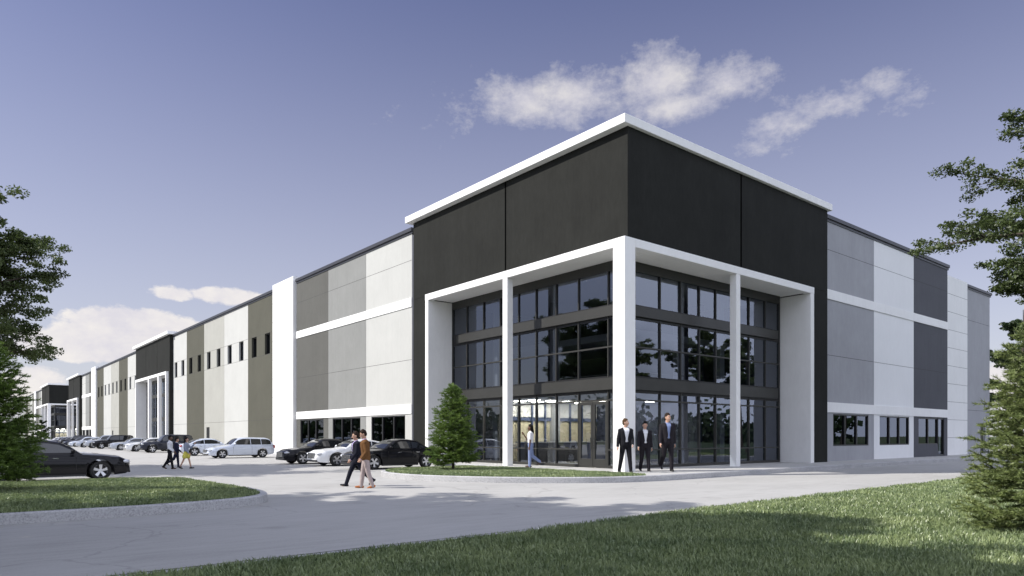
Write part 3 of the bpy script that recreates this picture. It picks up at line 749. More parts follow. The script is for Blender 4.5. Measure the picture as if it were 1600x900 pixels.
# ------------------------------------------------------------------ trees
def leaf_quads(C, rng, size, up=.5, aspect=.55):
    n = len(C)
    nrm = rng.normal(size=(n, 3)); nrm[:, 2] += up * 1.5; nrm /= np.linalg.norm(nrm, axis=1)[:, None]
    t = rng.normal(size=(n, 3)); t -= (t * nrm).sum(1)[:, None] * nrm; t /= np.linalg.norm(t, axis=1)[:, None]
    b = np.cross(nrm, t); s = size * rng.uniform(.6, 1.35, n)[:, None]
    return np.stack([C - t * s, C - b * s * aspect, C + t * s, C + b * s * aspect], 1).reshape(-1, 3)
def broadleaf(name, loc, h, rad, base, seed, leaf=.085, nl=60, limbs=13, mat='leaf', label='', group=None, dens=1.0, keep=None):
    rng = np.random.default_rng(seed); rn = random.Random(seed)
    root = empty(name, loc, 0, label, 'tree', group)
    tb = MB(); cl = []
    tp = [Vector((0, 0, -.15))]
    lean = Vector((rn.uniform(-.04, .04), rn.uniform(-.04, .04), 0))
    K = 9
    for k in range(1, K + 1):
        z = h * .93 * k / K; tp.append(Vector((lean.x * z + rn.uniform(-.08, .08), lean.y * z + rn.uniform(-.08, .08), z)))
    r0 = h * .019
    tb.tube(tp, [r0 * (1.35 if i == 0 else (1 - .92 * i / K) + .04) for i in range(K + 1)], 10)
    def at(z):
        t = min(max(z / (h * .93) * K, 0), K - .001); i = int(t); return tp[i].lerp(tp[i + 1], t - i)
    az = rn.uniform(0, 6.28)
    for i in range(limbs):
        f = (i + .5) / limbs
        z0 = base + (h * .9 - base) * f ** .9
        az += 2.399 + rn.uniform(-.4, .4)
        prof = math.sin(PI * min(1, .22 + .78 * f) ** .8) ** .7 if f > .3 else .78 + f * .7
        L_ = rad * max(.25, min(1, prof)) * rn.uniform(.62, 1.06)
        el = .22 + .75 * f + rn.uniform(-.1, .12)
        d = Vector((math.cos(az) * math.cos(el), math.sin(az) * math.cos(el), math.sin(el)))
        p = at(z0 * (.8 if f < .8 else .9)); pts = [p.copy()]
        n = 6
        for k in range(n):
            d = (d + Vector((rn.uniform(-.16, .16), rn.uniform(-.16, .16), rn.uniform(-.10, .10) - .02))).normalized()
            p = p + d * L_ / n; pts.append(p.copy())
        rr = r0 * (.5 - .25 * f)
        tb.tube(pts, [rr * (1 - .85 * k / n) + .008 for k in range(n + 1)], 6)
        for k in range(1, n + 1):
            for s in range(4 if k < n else 3):
                a2 = math.atan2(d.y, d.x) + rn.choice((-1, 1)) * rn.uniform(.35, 1.25)
                d2 = Vector((math.cos(a2), math.sin(a2), rn.uniform(-.12, .45))).normalized()
                l2 = L_ * rn.uniform(.16, .36)
                q = [pts[k].copy()]
                for _ in range(3):
                    d2 = (d2 + Vector((rn.uniform(-.25, .25), rn.uniform(-.25, .25), rn.uniform(-.15, .12)))).normalized(); q.append(q[-1] + d2 * l2 / 3)
                tb.tube(q, [.02, .014, .010, .006], 4, False)
                for e, qq in enumerate(q[1:]):
                    if rn.random() > dens * .93: continue
                    m_ = int(nl * (.5 + .35 * e))
                    sc = np.array([.40, .40, .22]) * rn.uniform(.65, 1.25) * (rad / 5.5) ** .5
                    g = rng.normal(size=(m_, 3)); g = g / np.linalg.norm(g, axis=1)[:, None] * rng.random((m_, 1)) ** .5 * sc * .95 + np.array(qq) + np.array([0, 0, -.02])
                    cl.append(g)
    C = np.concatenate(cl)
    tb.build('trunk', M['bark'], root)
    npmesh('crown', leaf_quads(C, rng, leaf, .45), 4, M[mat], root)
    return root
def conifer(name, loc, h, rad, seed, label, group=None, mat='needle', whorls=19, dens=1.0, zb=.10, nsz=1.0, nw=.010):
    rng = np.random.default_rng(seed); rn = random.Random(seed)
    root = empty(name, loc, rn.uniform(0, 6), label, 'tree', group)
    tb = MB(); tb.tube([(0, 0, -.1), (0, 0, h * .5), (0, 0, h * .99)], [h * .016, h * .009, .006], 8)
    T = []
    def needles(p0, p1, n, ln, wd):
        t = rng.random(n) ** .9; P = np.array(p0)[None] * (1 - t)[:, None] + np.array(p1)[None] * t[:, None]
        ax = np.array(p1) - np.array(p0); ax = ax / (np.linalg.norm(ax) + 1e-9)
        d = rng.normal(size=(n, 3)); d[:, 2] *= .55; d -= (d @ ax)[:, None] * ax * .6; d += ax * .75; d[:, 2] += .18; d /= np.linalg.norm(d, axis=1)[:, None]
        s = np.cross(d, rng.normal(size=(n, 3))); s /= np.linalg.norm(s, axis=1)[:, None] + 1e-9
        l = ln * rng.uniform(.6, 1.3, n)[:, None]
        T.append(np.stack([P - s * wd, P + s * wd, P + d * l], 1).reshape(-1, 3))
    for w in range(whorls):
        f = (w + .5) / whorls
        z = h * (zb + (.985 - zb) * f)
        L0 = rad * ((1 - f) ** .62) * (1.0 if f > .06 else .88) + .05
        nb = int(7 + 6 * (1 - f)); a0 = rn.uniform(0, 6.28)
        for b in range(nb):
            a = a0 + 2 * PI * b / nb + rn.uniform(-.22, .22); L_ = L0 * rn.uniform(.72, 1.14)
            zz = z + rn.uniform(-.5, .5) * h / whorls
            up0 = .05 + .75 * f; droop = rn.uniform(.05, .28) * (1 - f)
            pts = [Vector((math.cos(a) * L_ * t, math.sin(a) * L_ * t, zz + L_ * (up0 * t - droop * math.sin(t * PI * .8) + .10 * t * t))) for t in (0, .34, .67, 1)]
            tb.tube(pts, [.013, .010, .007, .003], 4, False)
            for i in range(3):
                needles(pts[i], pts[i + 1], int(26 * dens * (L_ / .8 + .25)), .085 * nsz, nw)
            nt_ = max(3, int(L_ * 9))
            for k in range(nt_):
                t = .22 + .74 * (k + rn.random()) / nt_; i = min(2, int(t * 3)); q = pts[i].lerp(pts[i + 1], t * 3 - i)
                sd = 1 if k % 2 else -1; a2 = a + sd * rn.uniform(.5, 1.1); l2 = L_ * (.42 - .24 * t) * rn.uniform(.7, 1.3) + .06
                e = q + Vector((math.cos(a2) * l2, math.sin(a2) * l2, l2 * rn.uniform(-.22, .22)))
                tb.tube([q, e], [.005, .002], 3, False)
                needles(q, e, int(34 * dens * (l2 / .3 + .2)), .08 * nsz, nw)
    needles((0, 0, h * .9), (0, 0, h * 1.0), 60, .09, .006)
    tb.build('trunk', M['bark'], root)
    npmesh('crown', np.concatenate(T), 3, M[mat], root)
    return root

conifer('spruce_tree', (-2.55 - 1.8, 8.66 - 3.4, .2), 3.42, 1.03, 11, 'young green spruce on the corner lawn in front of the white portico', 'spruces and firs', 'needle', 22, 1.5)
conifer('spruce_tree', (-19.32, 3.7, .18), 3.75, 1.16, 12, 'bushy dark green spruce on the kerbed island hiding the rear of a black car', 'spruces and firs', 'needle', 24, 1.5)
conifer('fir_tree', (-6.66, -14.64, .02), 3.45, 1.06, 14, 'yellow green fir on the foreground verge at the right edge', 'spruces and firs', 'needle2', 22, 2.2, .06, .85, .006)

broadleaf('broadleaf_tree', (-21.6, 22.5, 0), 14.6, 6.9, 6.2, 21, .072, 104, 64, 'leaf', 'tall dark green tree rising behind the left island spruce', 'broadleaf trees')
broadleaf('broadleaf_tree', (9.85, -14.0, .02), 17.2, 5.7, 6.6, 23, .060, 84, 64, 'leaf', 'spreading tree whose branches reach in over the right end of the building', 'broadleaf trees')
# trees on the left that throw the shade over the road and verge (outside the frame)
tA = broadleaf('broadleaf_tree', (-25.8, 2.6, .1), 17.4, 5.4, 8.6, 31, .13, 40, 24, 'leaf', 'shade tree on the island just left of the view', 'shade trees left of the view')
def tree_copy(src, loc, rz, sc, label, group):
    c = copy_tree(src); c.location = loc; c.rotation_euler = (0, 0, rz); c.scale = (sc, sc, sc); c['label'] = label; c['group'] = group
    return c
for k, (x, y, rz, sc) in enumerate([(-27.0, -1.2, 2.0, 1.12), (-32, -0.5, 4.1, 1.0), (-24.8, -5.2, 3.3, .85), (-25.2, -11.5, 4.4, .85), (-26.4, -7.2, 1.1, .98), (-30.5, -6.0, 5.0, 1.0), (-36, -3.0, .5, 1.05), (-30, -13, 3.0, .9)]):
    tree_copy(tA, (x, y, .02), rz, sc, 'shade tree on the island just left of the view', 'shade trees left of the view')
# trees along the verge at the right, seen mirrored in the lobby glass
for k, (x, y, rz, sc) in enumerate([(22, -17, .4, .72), (38, -20, 2.2, .8), (50, -14, 3.9, .75), (58, -28, 1.7, .9)]):
    tree_copy(tA, (x, y, .02), rz, sc, 'verge tree right of the view mirrored in the lobby glass', 'verge trees right of the view')
# beyond the right end of the building
tB = broadleaf('broadleaf_tree', (86, 9.5, 0), 19, 6.5, 4.5, 41, .26, 24, 16, 'leaf2', 'dark tree beyond the far right end of the building', 'trees beyond the building')
tree_copy(tB, (96, 2.5, 0), 2.1, .8, 'lower dark tree at the right edge beyond the building', 'trees beyond the building')
tree_copy(tB, (80, 12.8, 0), 1.0, .46, 'small bushy tree close to the far right building end', 'trees beyond the building')
small = tree_copy(tB, (-8.8, 110, 0), 3.3, .25, 'small round tree among the distant parked cars', 'trees beyond the building')
# trees across the car park, mirrored in the long facade
for k, (x, y, rz, sc) in enumerate([(-58, 18, 0, .8), (-66, 30, 1, .9), (-62, 44, 2, .75), (-70, 60, 3, 1), (-64, 5, 4, .9)]):
    tree_copy(tB, (x, y, 0), rz, sc, 'car park tree left of the view mirrored in the long facade', 'car park trees left of the view')
# a far wood all round behind the viewer
def far_wood():
    rng = np.random.default_rng(5); C = []
    for a in np.arange(99, 345, .8):
        d = rng.uniform(150, 210); hh = rng.uniform(5, 10); x, y = CAM.x + d * math.cos(R(a)), CAM.y + d * math.sin(R(a))
        g = rng.normal(size=(90, 3)) * np.array([2.6, 2.6, hh * .26]) + np.array([x, y, hh * .5]); C.append(g)
    C = np.concatenate(C); C[:, 2] = np.maximum(C[:, 2], .4)
    o = npmesh('far_wood', leaf_quads(C, rng, 1.0, .3, .8), 4, M['leaf2']); tag(o, 'far belt of woodland on the horizon behind the viewer', 'woodland', None, 'stuff')
far_wood()

# ------------------------------------------------------------------ cars
def lerp_tab(tab, x):
    if x <= tab[0][0]: return tab[0][1]
    for (a, b), (c, d) in zip(tab[:-1], tab[1:]):
        if x <= c:
            t = (x - a) / (c - a); t = t * t * (3 - 2 * t) * .5 + t * .5
            return b + (d - b) * t
    return tab[-1][1]
def make_car(name, kind, loc, rz, paint, label):
    """x forward; one car with all its parts"""
    C = empty(name, loc, rz, label, 'car', 'cars in the car park')
    if kind == 'suv': L_, wb, hw, rw, H = 4.75, 2.80, .93, .37, 1.72
    elif kind == 'wagon': L_, wb, hw, rw, H = 4.75, 2.84, .89, .32, 1.47
    elif kind == 'coupe': L_, wb, hw, rw, H = 4.95, 2.86, .90, .34, 1.38
    else: L_, wb, hw, rw, H = 4.85, 2.84, .90, .34, 1.40
    lift = .12 if kind == 'suv' else 0
    h2 = L_ / 2; xf, xr = wb / 2 + .02, -wb / 2 + .02
    belt = {'suv': 1.10, 'wagon': .93, 'coupe': .93, 'sedan': .95}[kind]
    if kind == 'wagon': deck = [(-.5, .62), (-.492, .86), (-.46, .92), (.1, belt), (.16, .93), (.3, .86), (.42, .76), (.475, .64), (.5, .45)]
    elif kind == 'suv': deck = [(-.5, .72), (-.49, 1.02), (-.46, 1.08), (.1, belt), (.2, 1.09), (.36, 1.04), (.455, .96), (.485, .84), (.5, .6)]
    else: deck = [(-.5, .60), (-.488, .84), (-.46, .945), (-.36, .97), (.1, belt), (.16, .945), (.3, .90), (.42, .83), (.475, .72), (.493, .60), (.5, .48)]
    wid = [(-.5, .70), (-.48, .86), (-.42, .95), (-.25, 1), (.25, 1), (.40, .955), (.46, .86), (.49, .72), (.5, .62)]
    bot = [(-.5, .40 + lift), (-.46, .27 + lift), (-.35, .2 + lift), (.38, .18 + lift), (.46, .21 + lift), (.5, .28 + lift)]
    xs = sorted(set(list(np.linspace(-h2, h2, 90)) + [xf + s * (rw + .055) for s in (-1, 1)] + [xr + s * (rw + .055) for s in (-1, 1)] + [h2 - .01, h2 - .03, h2 - .06, -h2 + .01, -h2 + .03]))
    rows = []
    for x in xs:
        u = x / L_; zt = lerp_tab(deck, u); w = hw * lerp_tab(wid, u); zb = lerp_tab(bot, u)
        za = zb
        for xc in (xf, xr):
            dd = (rw + .06) ** 2 - (x - xc) ** 2
            if dd > 0: za = max(za, rw + math.sqrt(dd))
        za = min(za, zt - .12)
        mid = max(za + .01, zb + (zt - zb) * .55); sh = max(mid + .01, zt - .10)
        rows.append([(x, 0, za), (x, w * .80, za), (x, w * .955, za + .004), (x, w, min(mid, za + .16)), (x, w * 1.005, mid), (x, w * .975, sh), (x, w * .90, zt - .025), (x, w * .60, zt + .012), (x, 0, zt + .03)])
    mb = MB(); nr = len(rows[0]); full = []
    for r in rows: full.append(r + [(p[0], -p[1], p[2]) for p in r[-2:0:-1]])
    n = len(full[0]); v = [p for r in full for p in r]; f = []
    for i in range(len(full) - 1):
        for k in range(n): f.append((i * n + k, i * n + (k + 1) % n, (i + 1) * n + (k + 1) % n, (i + 1) * n + k))
    f.append(tuple(range(n))); f.append(tuple(range(len(v) - n, len(v)))[::-1])
    mb.add(v, f, True); body = mb.build('body', paint, C, sharp=38)
    # roof and pillars
    roof = {'sedan': [(-.36, belt), (-.31, belt + .10), (-.20, H - .06), (-.12, H - .005), (-.03, H), (.04, H - .05), (.10, H - .19), (.185, belt - .01)],
            'coupe': [(-.43, belt), (-.36, belt + .07), (-.22, H - .09), (-.12, H - .01), (-.03, H), (.04, H - .05), (.10, H - .18), (.19, belt - .01)],
            'wagon': [(-.475, belt), (-.455, belt + .16), (-.41, H - .10), (-.36, H - .03), (-.12, H), (-.01, H - .01), (.05, H - .07), (.19, belt - .01)],
            'suv': [(-.485, belt), (-.47, belt + .2), (-.445, H - .09), (-.40, H - .02), (-.15, H), (0, H - .02), (.06, H - .10), (.165, belt - .01)]}[kind]
    def zr(u): return lerp_tab(roof, u)
    wbt = hw * .90
    def wtop(u): return wbt - max(0, zr(u) - belt) * .40
    us = np.linspace(roof[0][0], roof[-1][0], 46)
    mb = MB(); full = []
    for u in us:
        z = zr(u); wt = wtop(u); x = u * L_; zz = max(z, belt - .02); b0 = belt - .03
        r = [(x, wbt, b0), (x, wbt - (wbt - wt) * .5, b0 + (zz - b0) * .5), (x, wt, zz - min(.035, (zz - b0) * .3)), (x, wt - .07, zz), (x, wt * .5, zz + .025), (x, 0, zz + .035)]
        full.append(r + [(p[0], -p[1], p[2]) for p in r[-2::-1]])
    n = len(full[0]); v = [p for r in full for p in r]; f = []
    for i in range(len(full) - 1):
        for k in range(n - 1): f.append((i * n + k, i * n + k + 1, (i + 1) * n + k + 1, (i + 1) * n + k))
    mb.add(v, f, True); mb.build('roof', paint, C, sharp=50)
    # glass
    def top_patch(nm, u0, u1):
        mb = MB(); nu, nv = 10, 8; v = []
        for i in range(nu + 1):
            u = u0 + (u1 - u0) * i / nu; wt = wtop(u) - .075
            sl = (zr(u + .004) - zr(u - .004)) / (.008 * L_); nrm = Vector((-sl, 0, 1)).normalized() * .008
            for k in range(nv + 1):
                y = wt * (2 * k / nv - 1); s_ = 1 - (abs(2 * k / nv - 1)) ** 1.5
                v.append((u * L_ + nrm.x, y, zr(u) + .033 * s_ + .002 + nrm.z))
        f = [(i * (nv + 1) + k, i * (nv + 1) + k + 1, (i + 1) * (nv + 1) + k + 1, (i + 1) * (nv + 1) + k) for i in range(nu) for k in range(nv)]
        mb.add(v, f, True).build(nm, M['carglass'], C)
    if kind in ('sedan', 'coupe'): top_patch('windshield', .055, .172); top_patch('rear_window', roof[0][0] + .025, -.20)
    elif kind == 'wagon': top_patch('windshield', .06, .175); top_patch('rear_window', -.468, -.425)
    else: top_patch('windshield', .06, .15); top_patch('rear_window', -.478, -.445)
    def side_patch(u0, u1, s):
        mb = MB(); v = []; nu = 10
        for i in range(nu + 1):
            u = u0 + (u1 - u0) * i / nu; zt = zr(u) - .085; z0 = belt + .035; zt = max(zt, z0 + .01); wt = wtop(u)
            for k in range(4):
                z = z0 + (zt - z0) * k / 3; t = (z - belt + .03) / max(.05, zr(u) - .035 - belt + .03)
                y = wbt - (wbt - wt) * t + .008; v.append((u * L_, s * y, z))
        f = [(i * 4 + k, i * 4 + k + 1, (i + 1) * 4 + k + 1, (i + 1) * 4 + k) for i in range(nu) for k in range(3)]
        mb.add(v, f, True).build('side_window', M['carglass'], C)
    cuts = {'sedan': [(-.285, -.135), (-.125, .115)], 'coupe': [(-.31, -.135), (-.125, .115)], 'wagon': [(-.43, -.285), (-.275, -.125), (-.115, .12)], 'suv': [(-.45, -.30), (-.29, -.125), (-.115, .105)]}[kind]
    for s in (-1, 1):
        for a, b in cuts: side_patch(a, b, s)
    # wheels
    for xc in (xf, xr):
        for s in (-1, 1):
            T4 = Matrix.Translation((xc, s * (hw - .10), rw)) @ Matrix.Rotation(-s * PI / 2, 4, 'X')
            w = empty('wheel', (0, 0, 0)); w.parent = C
            t = MB(); t.lathe([(rw * .66, -.10), (rw * .9, -.105), (rw, -.07), (rw, .07), (rw * .92, .105), (rw * .70, .108), (rw * .66, .08)], 28, T4); t.build('tyre', M['tyre'], w)
            r = MB(); r.lathe([(rw * .69, .095), (rw * .66, .104), (rw * .60, .06), (rw * .60, -.06)], 28, T4); r.lathe([(.001, .085), (rw * .16, .082), (rw * .20, .06)], 14, T4)
            for k in range(5):
                a = 2 * PI * k / 5 + .3; q = T4 @ Matrix.Rotation(a, 4, 'Z'); w1, w2 = rw * .10, rw * .155
                r.add([q @ Vector(p) for p in ((rw * .12, -w1, .082), (rw * .12, w1, .082), (rw * .63, w2, .095), (rw * .63, -w2, .095), (rw * .12, -w1, .04), (rw * .12, w1, .04), (rw * .63, w2, .05), (rw * .63, -w2, .05))],
                      [(0, 1, 2, 3), (0, 4, 5, 1), (1, 5, 6, 2), (2, 6, 7, 3), (3, 7, 4, 0)])
            r.build('rim', M['rim'], w)
            d = MB(); d.lathe([(.001, -.02), (rw * .60, -.02)], 20, T4); d.build('brake_disc', M['plastic'], w)
    # lamps, grille, mirrors, handles
    def pod(nm, x, y, z, dx, dy, dz, mat):
        mb = MB(); prof = [(math.sin(a), -math.cos(a)) for a in np.linspace(.05, PI - .05, 9)]
        mb.lathe(prof, 14, Matrix.Translation((x, y, z)) @ Matrix.Diagonal((dx, dy, dz, 1))); return mb.build(nm, mat, C)
    zh = lerp_tab(deck, .465) - (.10 if kind != 'suv' else .12)
    for s in (-1, 1):
        pod('headlight', h2 - .17, s * hw * .70, zh + .01, .17, .17, .075, M['lens'])
        pod('taillight', -h2 + .09, s * hw * .74, (.86 if kind != 'suv' else .98) - .06, .10, .15, .10 if kind in ('sedan', 'coupe') else .16, M['red'])
        pod('side_mirror', .125 * L_, s * (hw + .06), belt + .09, .07, .10, .07, paint)
        for u in (-.19, .02): hd = MB(); hd.box(u * L_ - .09, u * L_ + .09, s * hw * .985 - .015, s * hw * .985 + .02, belt - .17, belt - .14); hd.build('door_handle', M['chrome'] if kind != 'wagon' else paint, C)
        for u in (-.13, .145): sl = MB(); sl.box(u * L_ - .004, u * L_ + .004, s * hw * 1.003 - .01, s * hw * 1.003 + .006, .36 + lift, belt - .08); sl.build('door_seam', M['plastic'], C)
    g = MB(); gz0, gz1 = (.40, .62) if kind != 'suv' else (.62, .86)
    if kind in ('sedan', 'coupe'): gz0, gz1 = .40, .68
    g.box(h2 - .06, h2 + .012, -.38, .38, gz0, gz1); gr = g.build('grille', M['plastic'], C, bevel=.02)
    g = MB()
    g.box(h2 + .005, h2 + .022, -.40, .40, gz1 - .02, gz1 + .012); g.box(h2 + .005, h2 + .022, -.40, -.37, gz0, gz1 - .021); g.box(h2 + .005, h2 + .022, .37, .40, gz0, gz1 - .021)
    for k in range(4): z = gz0 + (gz1 - gz0) * (k + .6) / 5; g.box(h2 + .008, h2 + .018, -.365, .365, z - .012, z + .012)
    g.build('grille_bar', M['chrome'], gr)
    g = MB(); g.box(h2 - .05, h2 + .004, -.62, .62, .24 + lift, .34 + lift); g.build('lower_intake', M['plastic'], C, bevel=.015)
    g = MB(); g.box(-h2 - .012, -h2 + .02, -.26, .26, .52 + lift, .64 + lift); g.build('number_plate', M['plate'], C)
    g = MB(); g.box(xr + rw + .1, xf - rw - .1, -hw * .97, -hw * .86, .165 + lift, .23 + lift); g.build('sill_trim', M['plastic'], C); g = MB(); g.box(xr + rw + .1, xf - rw - .1, hw * .86, hw * .97, .165 + lift, .23 + lift); g.build('sill_trim', M['plastic'], C)
    return C
def car_copy(src, loc, rz, paint, label):
    c = copy_tree(src); c.location = loc; c.rotation_euler = (0, 0, rz); c['label'] = label
    for ch in kids(c):
        if ch.name.split('.')[0] in ('body', 'roof', 'side_mirror'):
            s = ch.material_slots[0]; s.link = 'OBJECT'; s.material = paint
    return c
FX = -5.0                                                   # front wheels of the row
def nose_left(ynear, dx=0.0): return (FX + 1.44 + dx, ynear + .9, 0)
sedan = make_car('parked_car', 'sedan', nose_left(11.2, .3), PI, M['paint_black'], 'black sedan with chrome grille parked beside the young spruce')
wagon = make_car('parked_car', 'wagon', nose_left(33.0), PI, M['paint_pale'], 'silver estate car with red tail lamps parked before the white pier')
suv = make_car('parked_car', 'suv', nose_left(54.5), PI, M['paint_navy'], 'dark SUV parked behind the three people crossing the car park')
coupe = make_car('parked_car', 'coupe', nose_left(15.9, .65), PI, M['paint_white'], 'white car nosing out between two black sedans behind the walking men')
car_copy(sedan, nose_left(19.5, .3), PI, M['paint_black'], 'black sedan with silver wheels parked just right of the white pier')
car_copy(coupe, (-3.35, 41.9, 0), 0, M['paint_pale'], 'pale sedan parked nose in, red tail lamp beside the woman in yellow')
car_copy(sedan, nose_left(61.4), PI, M['paint_white'], 'white sedan next to the dark SUV, farther away')
car_copy(coupe, nose_left(69.5), PI, M['paint_silver'], 'silver sedan beside the white sedan below the second portico')
car_copy(suv, nose_left(82.0), PI, M['paint_black'], 'dark brown SUV below the pale far wall panels')
car_copy(suv, nose_left(88.4), PI, M['paint_silver'], 'silver SUV beyond the dark brown SUV')
far = [(96, sedan, 'paint_silver', 'silver car, first in the tight far cluster'), (103.5, wagon, 'paint_pale', 'pale estate car in the far cluster'), (109, sedan, 'paint_navy', 'navy sedan in the far cluster beyond the pale estate'),
       (114.5, suv, 'paint_black', 'black SUV in the middle of the far cluster'), (121, sedan, 'paint_black', 'black sedan toward the end of the far cluster'), (127, coupe, 'paint_navy', 'navy coupe before the last pale cars'),
       (133, wagon, 'paint_silver', 'silver estate car near the end of the row'), (139, sedan, 'paint_white', 'white sedan at the very end of the row')]
for y, src, pt, lb in far: car_copy(src, nose_left(y), PI, M[pt], lb)
car_copy(sedan, (-15.9 - 1.44, 11.35, 0), 0, M['paint_black'], 'black sedan facing right behind the grass island and spruce')
car_copy(coupe, (-15.9 - 1.44, 15.0, 0), 0, M['paint_white'], 'white car mostly hidden behind the black sedan at the island')

# ------------------------------------------------------------------ people
def capsule(mb, p0, r0, p1, r1, n=12, sy=1.0, ax=None):
    """tapered capsule; sy squeezes it along ax"""
    p0, p1 = Vector(p0), Vector(p1); t = (p1 - p0); L_ = t.length
    t = t.normalized() if L_ > 1e-6 else Vector((0, 0, 1))
    a = Vector(ax) if ax is not None else t.cross(Vector((0, 0, 1)) if abs(t.z) < .9 else Vector((1, 0, 0)))
    a = (a - t * a.dot(t)).normalized(); b = t.cross(a)
    prof = [(p0 - t * r0 * math.cos(q), r0 * math.sin(q)) for q in np.linspace(.12, PI / 2, 5)] + [(p1 + t * r1 * math.sin(q), r1 * math.cos(q)) for q in np.linspace(0, PI / 2 - .12, 5)]
    v = [c + (a * math.cos(2 * PI * k / n) * sy + b * math.sin(2 * PI * k / n)) * r for c, r in prof for k in range(n)]; m_ = len(prof)
    f = [(i * n + k, i * n + (k + 1) % n, (i + 1) * n + (k + 1) % n, (i + 1) * n + k) for i in range(m_ - 1) for k in range(n)]
    f += [tuple(range(n))[::-1], tuple(range(len(v) - n, len(v)))]
    mb.add(v, f, True)
def melt(mb, name, mat, parent, voxel=.011, smooth=3, label=None):
    """fuse overlapping pieces into one continuous skin"""
    o = mb.build(name, mat, parent, label=label)
    md = o.modifiers.new('fuse', 'REMESH'); md.mode = 'VOXEL'; md.voxel_size = voxel; md.use_smooth_shade = True
    if smooth: s = o.modifiers.new('soft', 'SMOOTH'); s.factor = .5; s.iterations = smooth
    dg = bpy.context.evaluated_depsgraph_get()
    me = bpy.data.meshes.new_from_object(o.evaluated_get(dg)); old = o.data
    o.modifiers.clear(); o.data = me; me.name = name
    for p in me.polygons: p.use_smooth = True
    bpy.data.meshes.remove(old)
    return o
def make_person(label, loc, rz, height, pose, wear, skin=SKIN, hair=(.03, .02, .015), female=False, group='people'):
    """x = facing direction, y = the person's left; modelled 1.80 m tall then scaled"""
    root = empty('person', loc, rz, label, 'person', group); k = height / 1.80; root.scale = (k, k, k)
    V = Vector
    ft = .90 if female else 1.0
    hip = V((0, 0, .93)); chest = V((pose.get('lean', 0), 0, 1.34)); neck = chest + V((pose.get('lean', 0) * .3, 0, .17)); head = neck + V((.015 + pose.get('nod', 0) * .06, 0, .165))
    J = {}
    for s, nm in ((1, 'L'), (-1, 'R')):
        h = hip + V((0, s * .095 * ft, -.02)); a, b, spread = pose['leg' + nm]           # thigh swing, knee bend, sideways
        kn = h + V((math.sin(a) * .44, s * spread * .5, -math.cos(a) * .44)); a2 = a - b
        an = kn + V((math.sin(a2) * .42, s * spread * .5, -math.cos(a2) * .42)); J['leg' + nm] = (h, kn, an, a2)
        sh = chest + V((0, s * .185 * ft, .07)); sw, out, el, inn = pose['arm' + nm]      # shoulder swing, outwards, elbow bend, inwards
        eb = sh + V((math.sin(sw) * .29 * math.cos(out), s * math.sin(out) * .29, -math.cos(sw) * math.cos(out) * .29))
        d2 = V((math.sin(sw + el), s * (math.sin(out) * .6 - inn), -math.cos(sw + el))).normalized(); wr = eb + d2 * .26; J['arm' + nm] = (sh, eb, wr, d2)
    low = min(J['legL'][2].z, J['legR'][2].z); dz = V((0, 0, .075 - low))
    def mv(p): return p + dz
    hip, chest, neck, head = map(mv, (hip, chest, neck, head))
    for q in J: J[q] = tuple(mv(p) if i < 3 else p for i, p in enumerate(J[q]))
    Y = (0, 1, 0); X = (1, 0, 0)
    yaw = Matrix.Rotation(pose.get('turn', 0), 3, 'Z') @ Matrix.Rotation(pose.get('nod', 0), 3, 'Y')
    hd = lambda x, y, z: head + yaw @ V((x, y, z))
    # --- skin: one fused body
    mb = MB()
    capsule(mb, hd(-.01, 0, .035), .098, hd(.012, 0, -.02), .086, 14, .82, yaw @ V(Y)); capsule(mb, hd(.03, 0, -.05), .062, hd(.052, 0, -.088), .036, 10)
    capsule(mb, hd(.095, 0, .0), .012, hd(.112, 0, -.03), .017, 8); capsule(mb, hd(.088, -.03, .022), .014, hd(.088, .03, .022), .014, 8)
    for s in (-1, 1): capsule(mb, hd(-.005, s * .083, .01), .020, hd(-.008, s * .087, -.03), .013, 8, .5, yaw @ V(Y))
    capsule(mb, neck - V((0, 0, .05)), .062, hd(-.015, 0, -.07), .054)
    capsule(mb, chest + V((0, 0, .03)), .125, hip + V((0, 0, .12)), .105, 14, 1.15, Y); capsule(mb, hip + V((0, .05, 0)), .105, hip + V((0, -.05, 0)), .105)
    for s, nm in ((1, 'L'), (-1, 'R')):
        h, kn, an, a2 = J['leg' + nm]; capsule(mb, h, .082, kn, .052); capsule(mb, kn, .052, an, .036); fd = V((math.cos(a2 * .7), 0, -math.sin(max(0, -a2)) * .9)).normalized(); capsule(mb, an - V((.02, 0, .03)), .034, an + fd * .13 - V((0, 0, .045)), .024)
        sh, eb, wr, d2 = J['arm' + nm]; capsule(mb, sh - V((0, s * .06, 0)), .062, sh, .055); capsule(mb, sh, .050, eb, .038); capsule(mb, eb, .038, wr, .026)
        # hand: flat palm, four unequal bent fingers, thumb from the side near the base
        side = V((1, 0, 0)) if abs(d2.x) < .85 else V((0, 0, 1)); side = (side - d2 * side.dot(d2)).normalized(); pn = d2.cross(side) * s
        if pn.y * s > 0: pn = -pn
        pc = wr + d2 * .055; capsule(mb, wr + d2 * .01, .026, wr + d2 * .085, .036, 10, .55, pn)
        for q, (o_, ln) in enumerate(((.026, .068), (.009, .078), (-.009, .072), (-.025, .056))):
            b0 = wr + d2 * .088 + side * o_; b1 = b0 + (d2 + pn * .25).normalized() * ln * .55; b2 = b1 + (d2 + pn * .95).normalized() * ln * .45
            capsule(mb, b0, .0105, b1, .0095, 8); capsule(mb, b1, .0095, b2, .008, 8)
        t0 = wr + d2 * .030 + side * .026; t1 = t0 + (d2 * .7 + side * .6 + pn * .35).normalized() * .042; t2 = t1 + (d2 * .95 + pn * .4).normalized() * .03
        capsule(mb, t0, .013, t1, .011, 8); capsule(mb, t1, .011, t2, .009, 8)
    melt(mb, 'body', skin, root, .0095, 2)
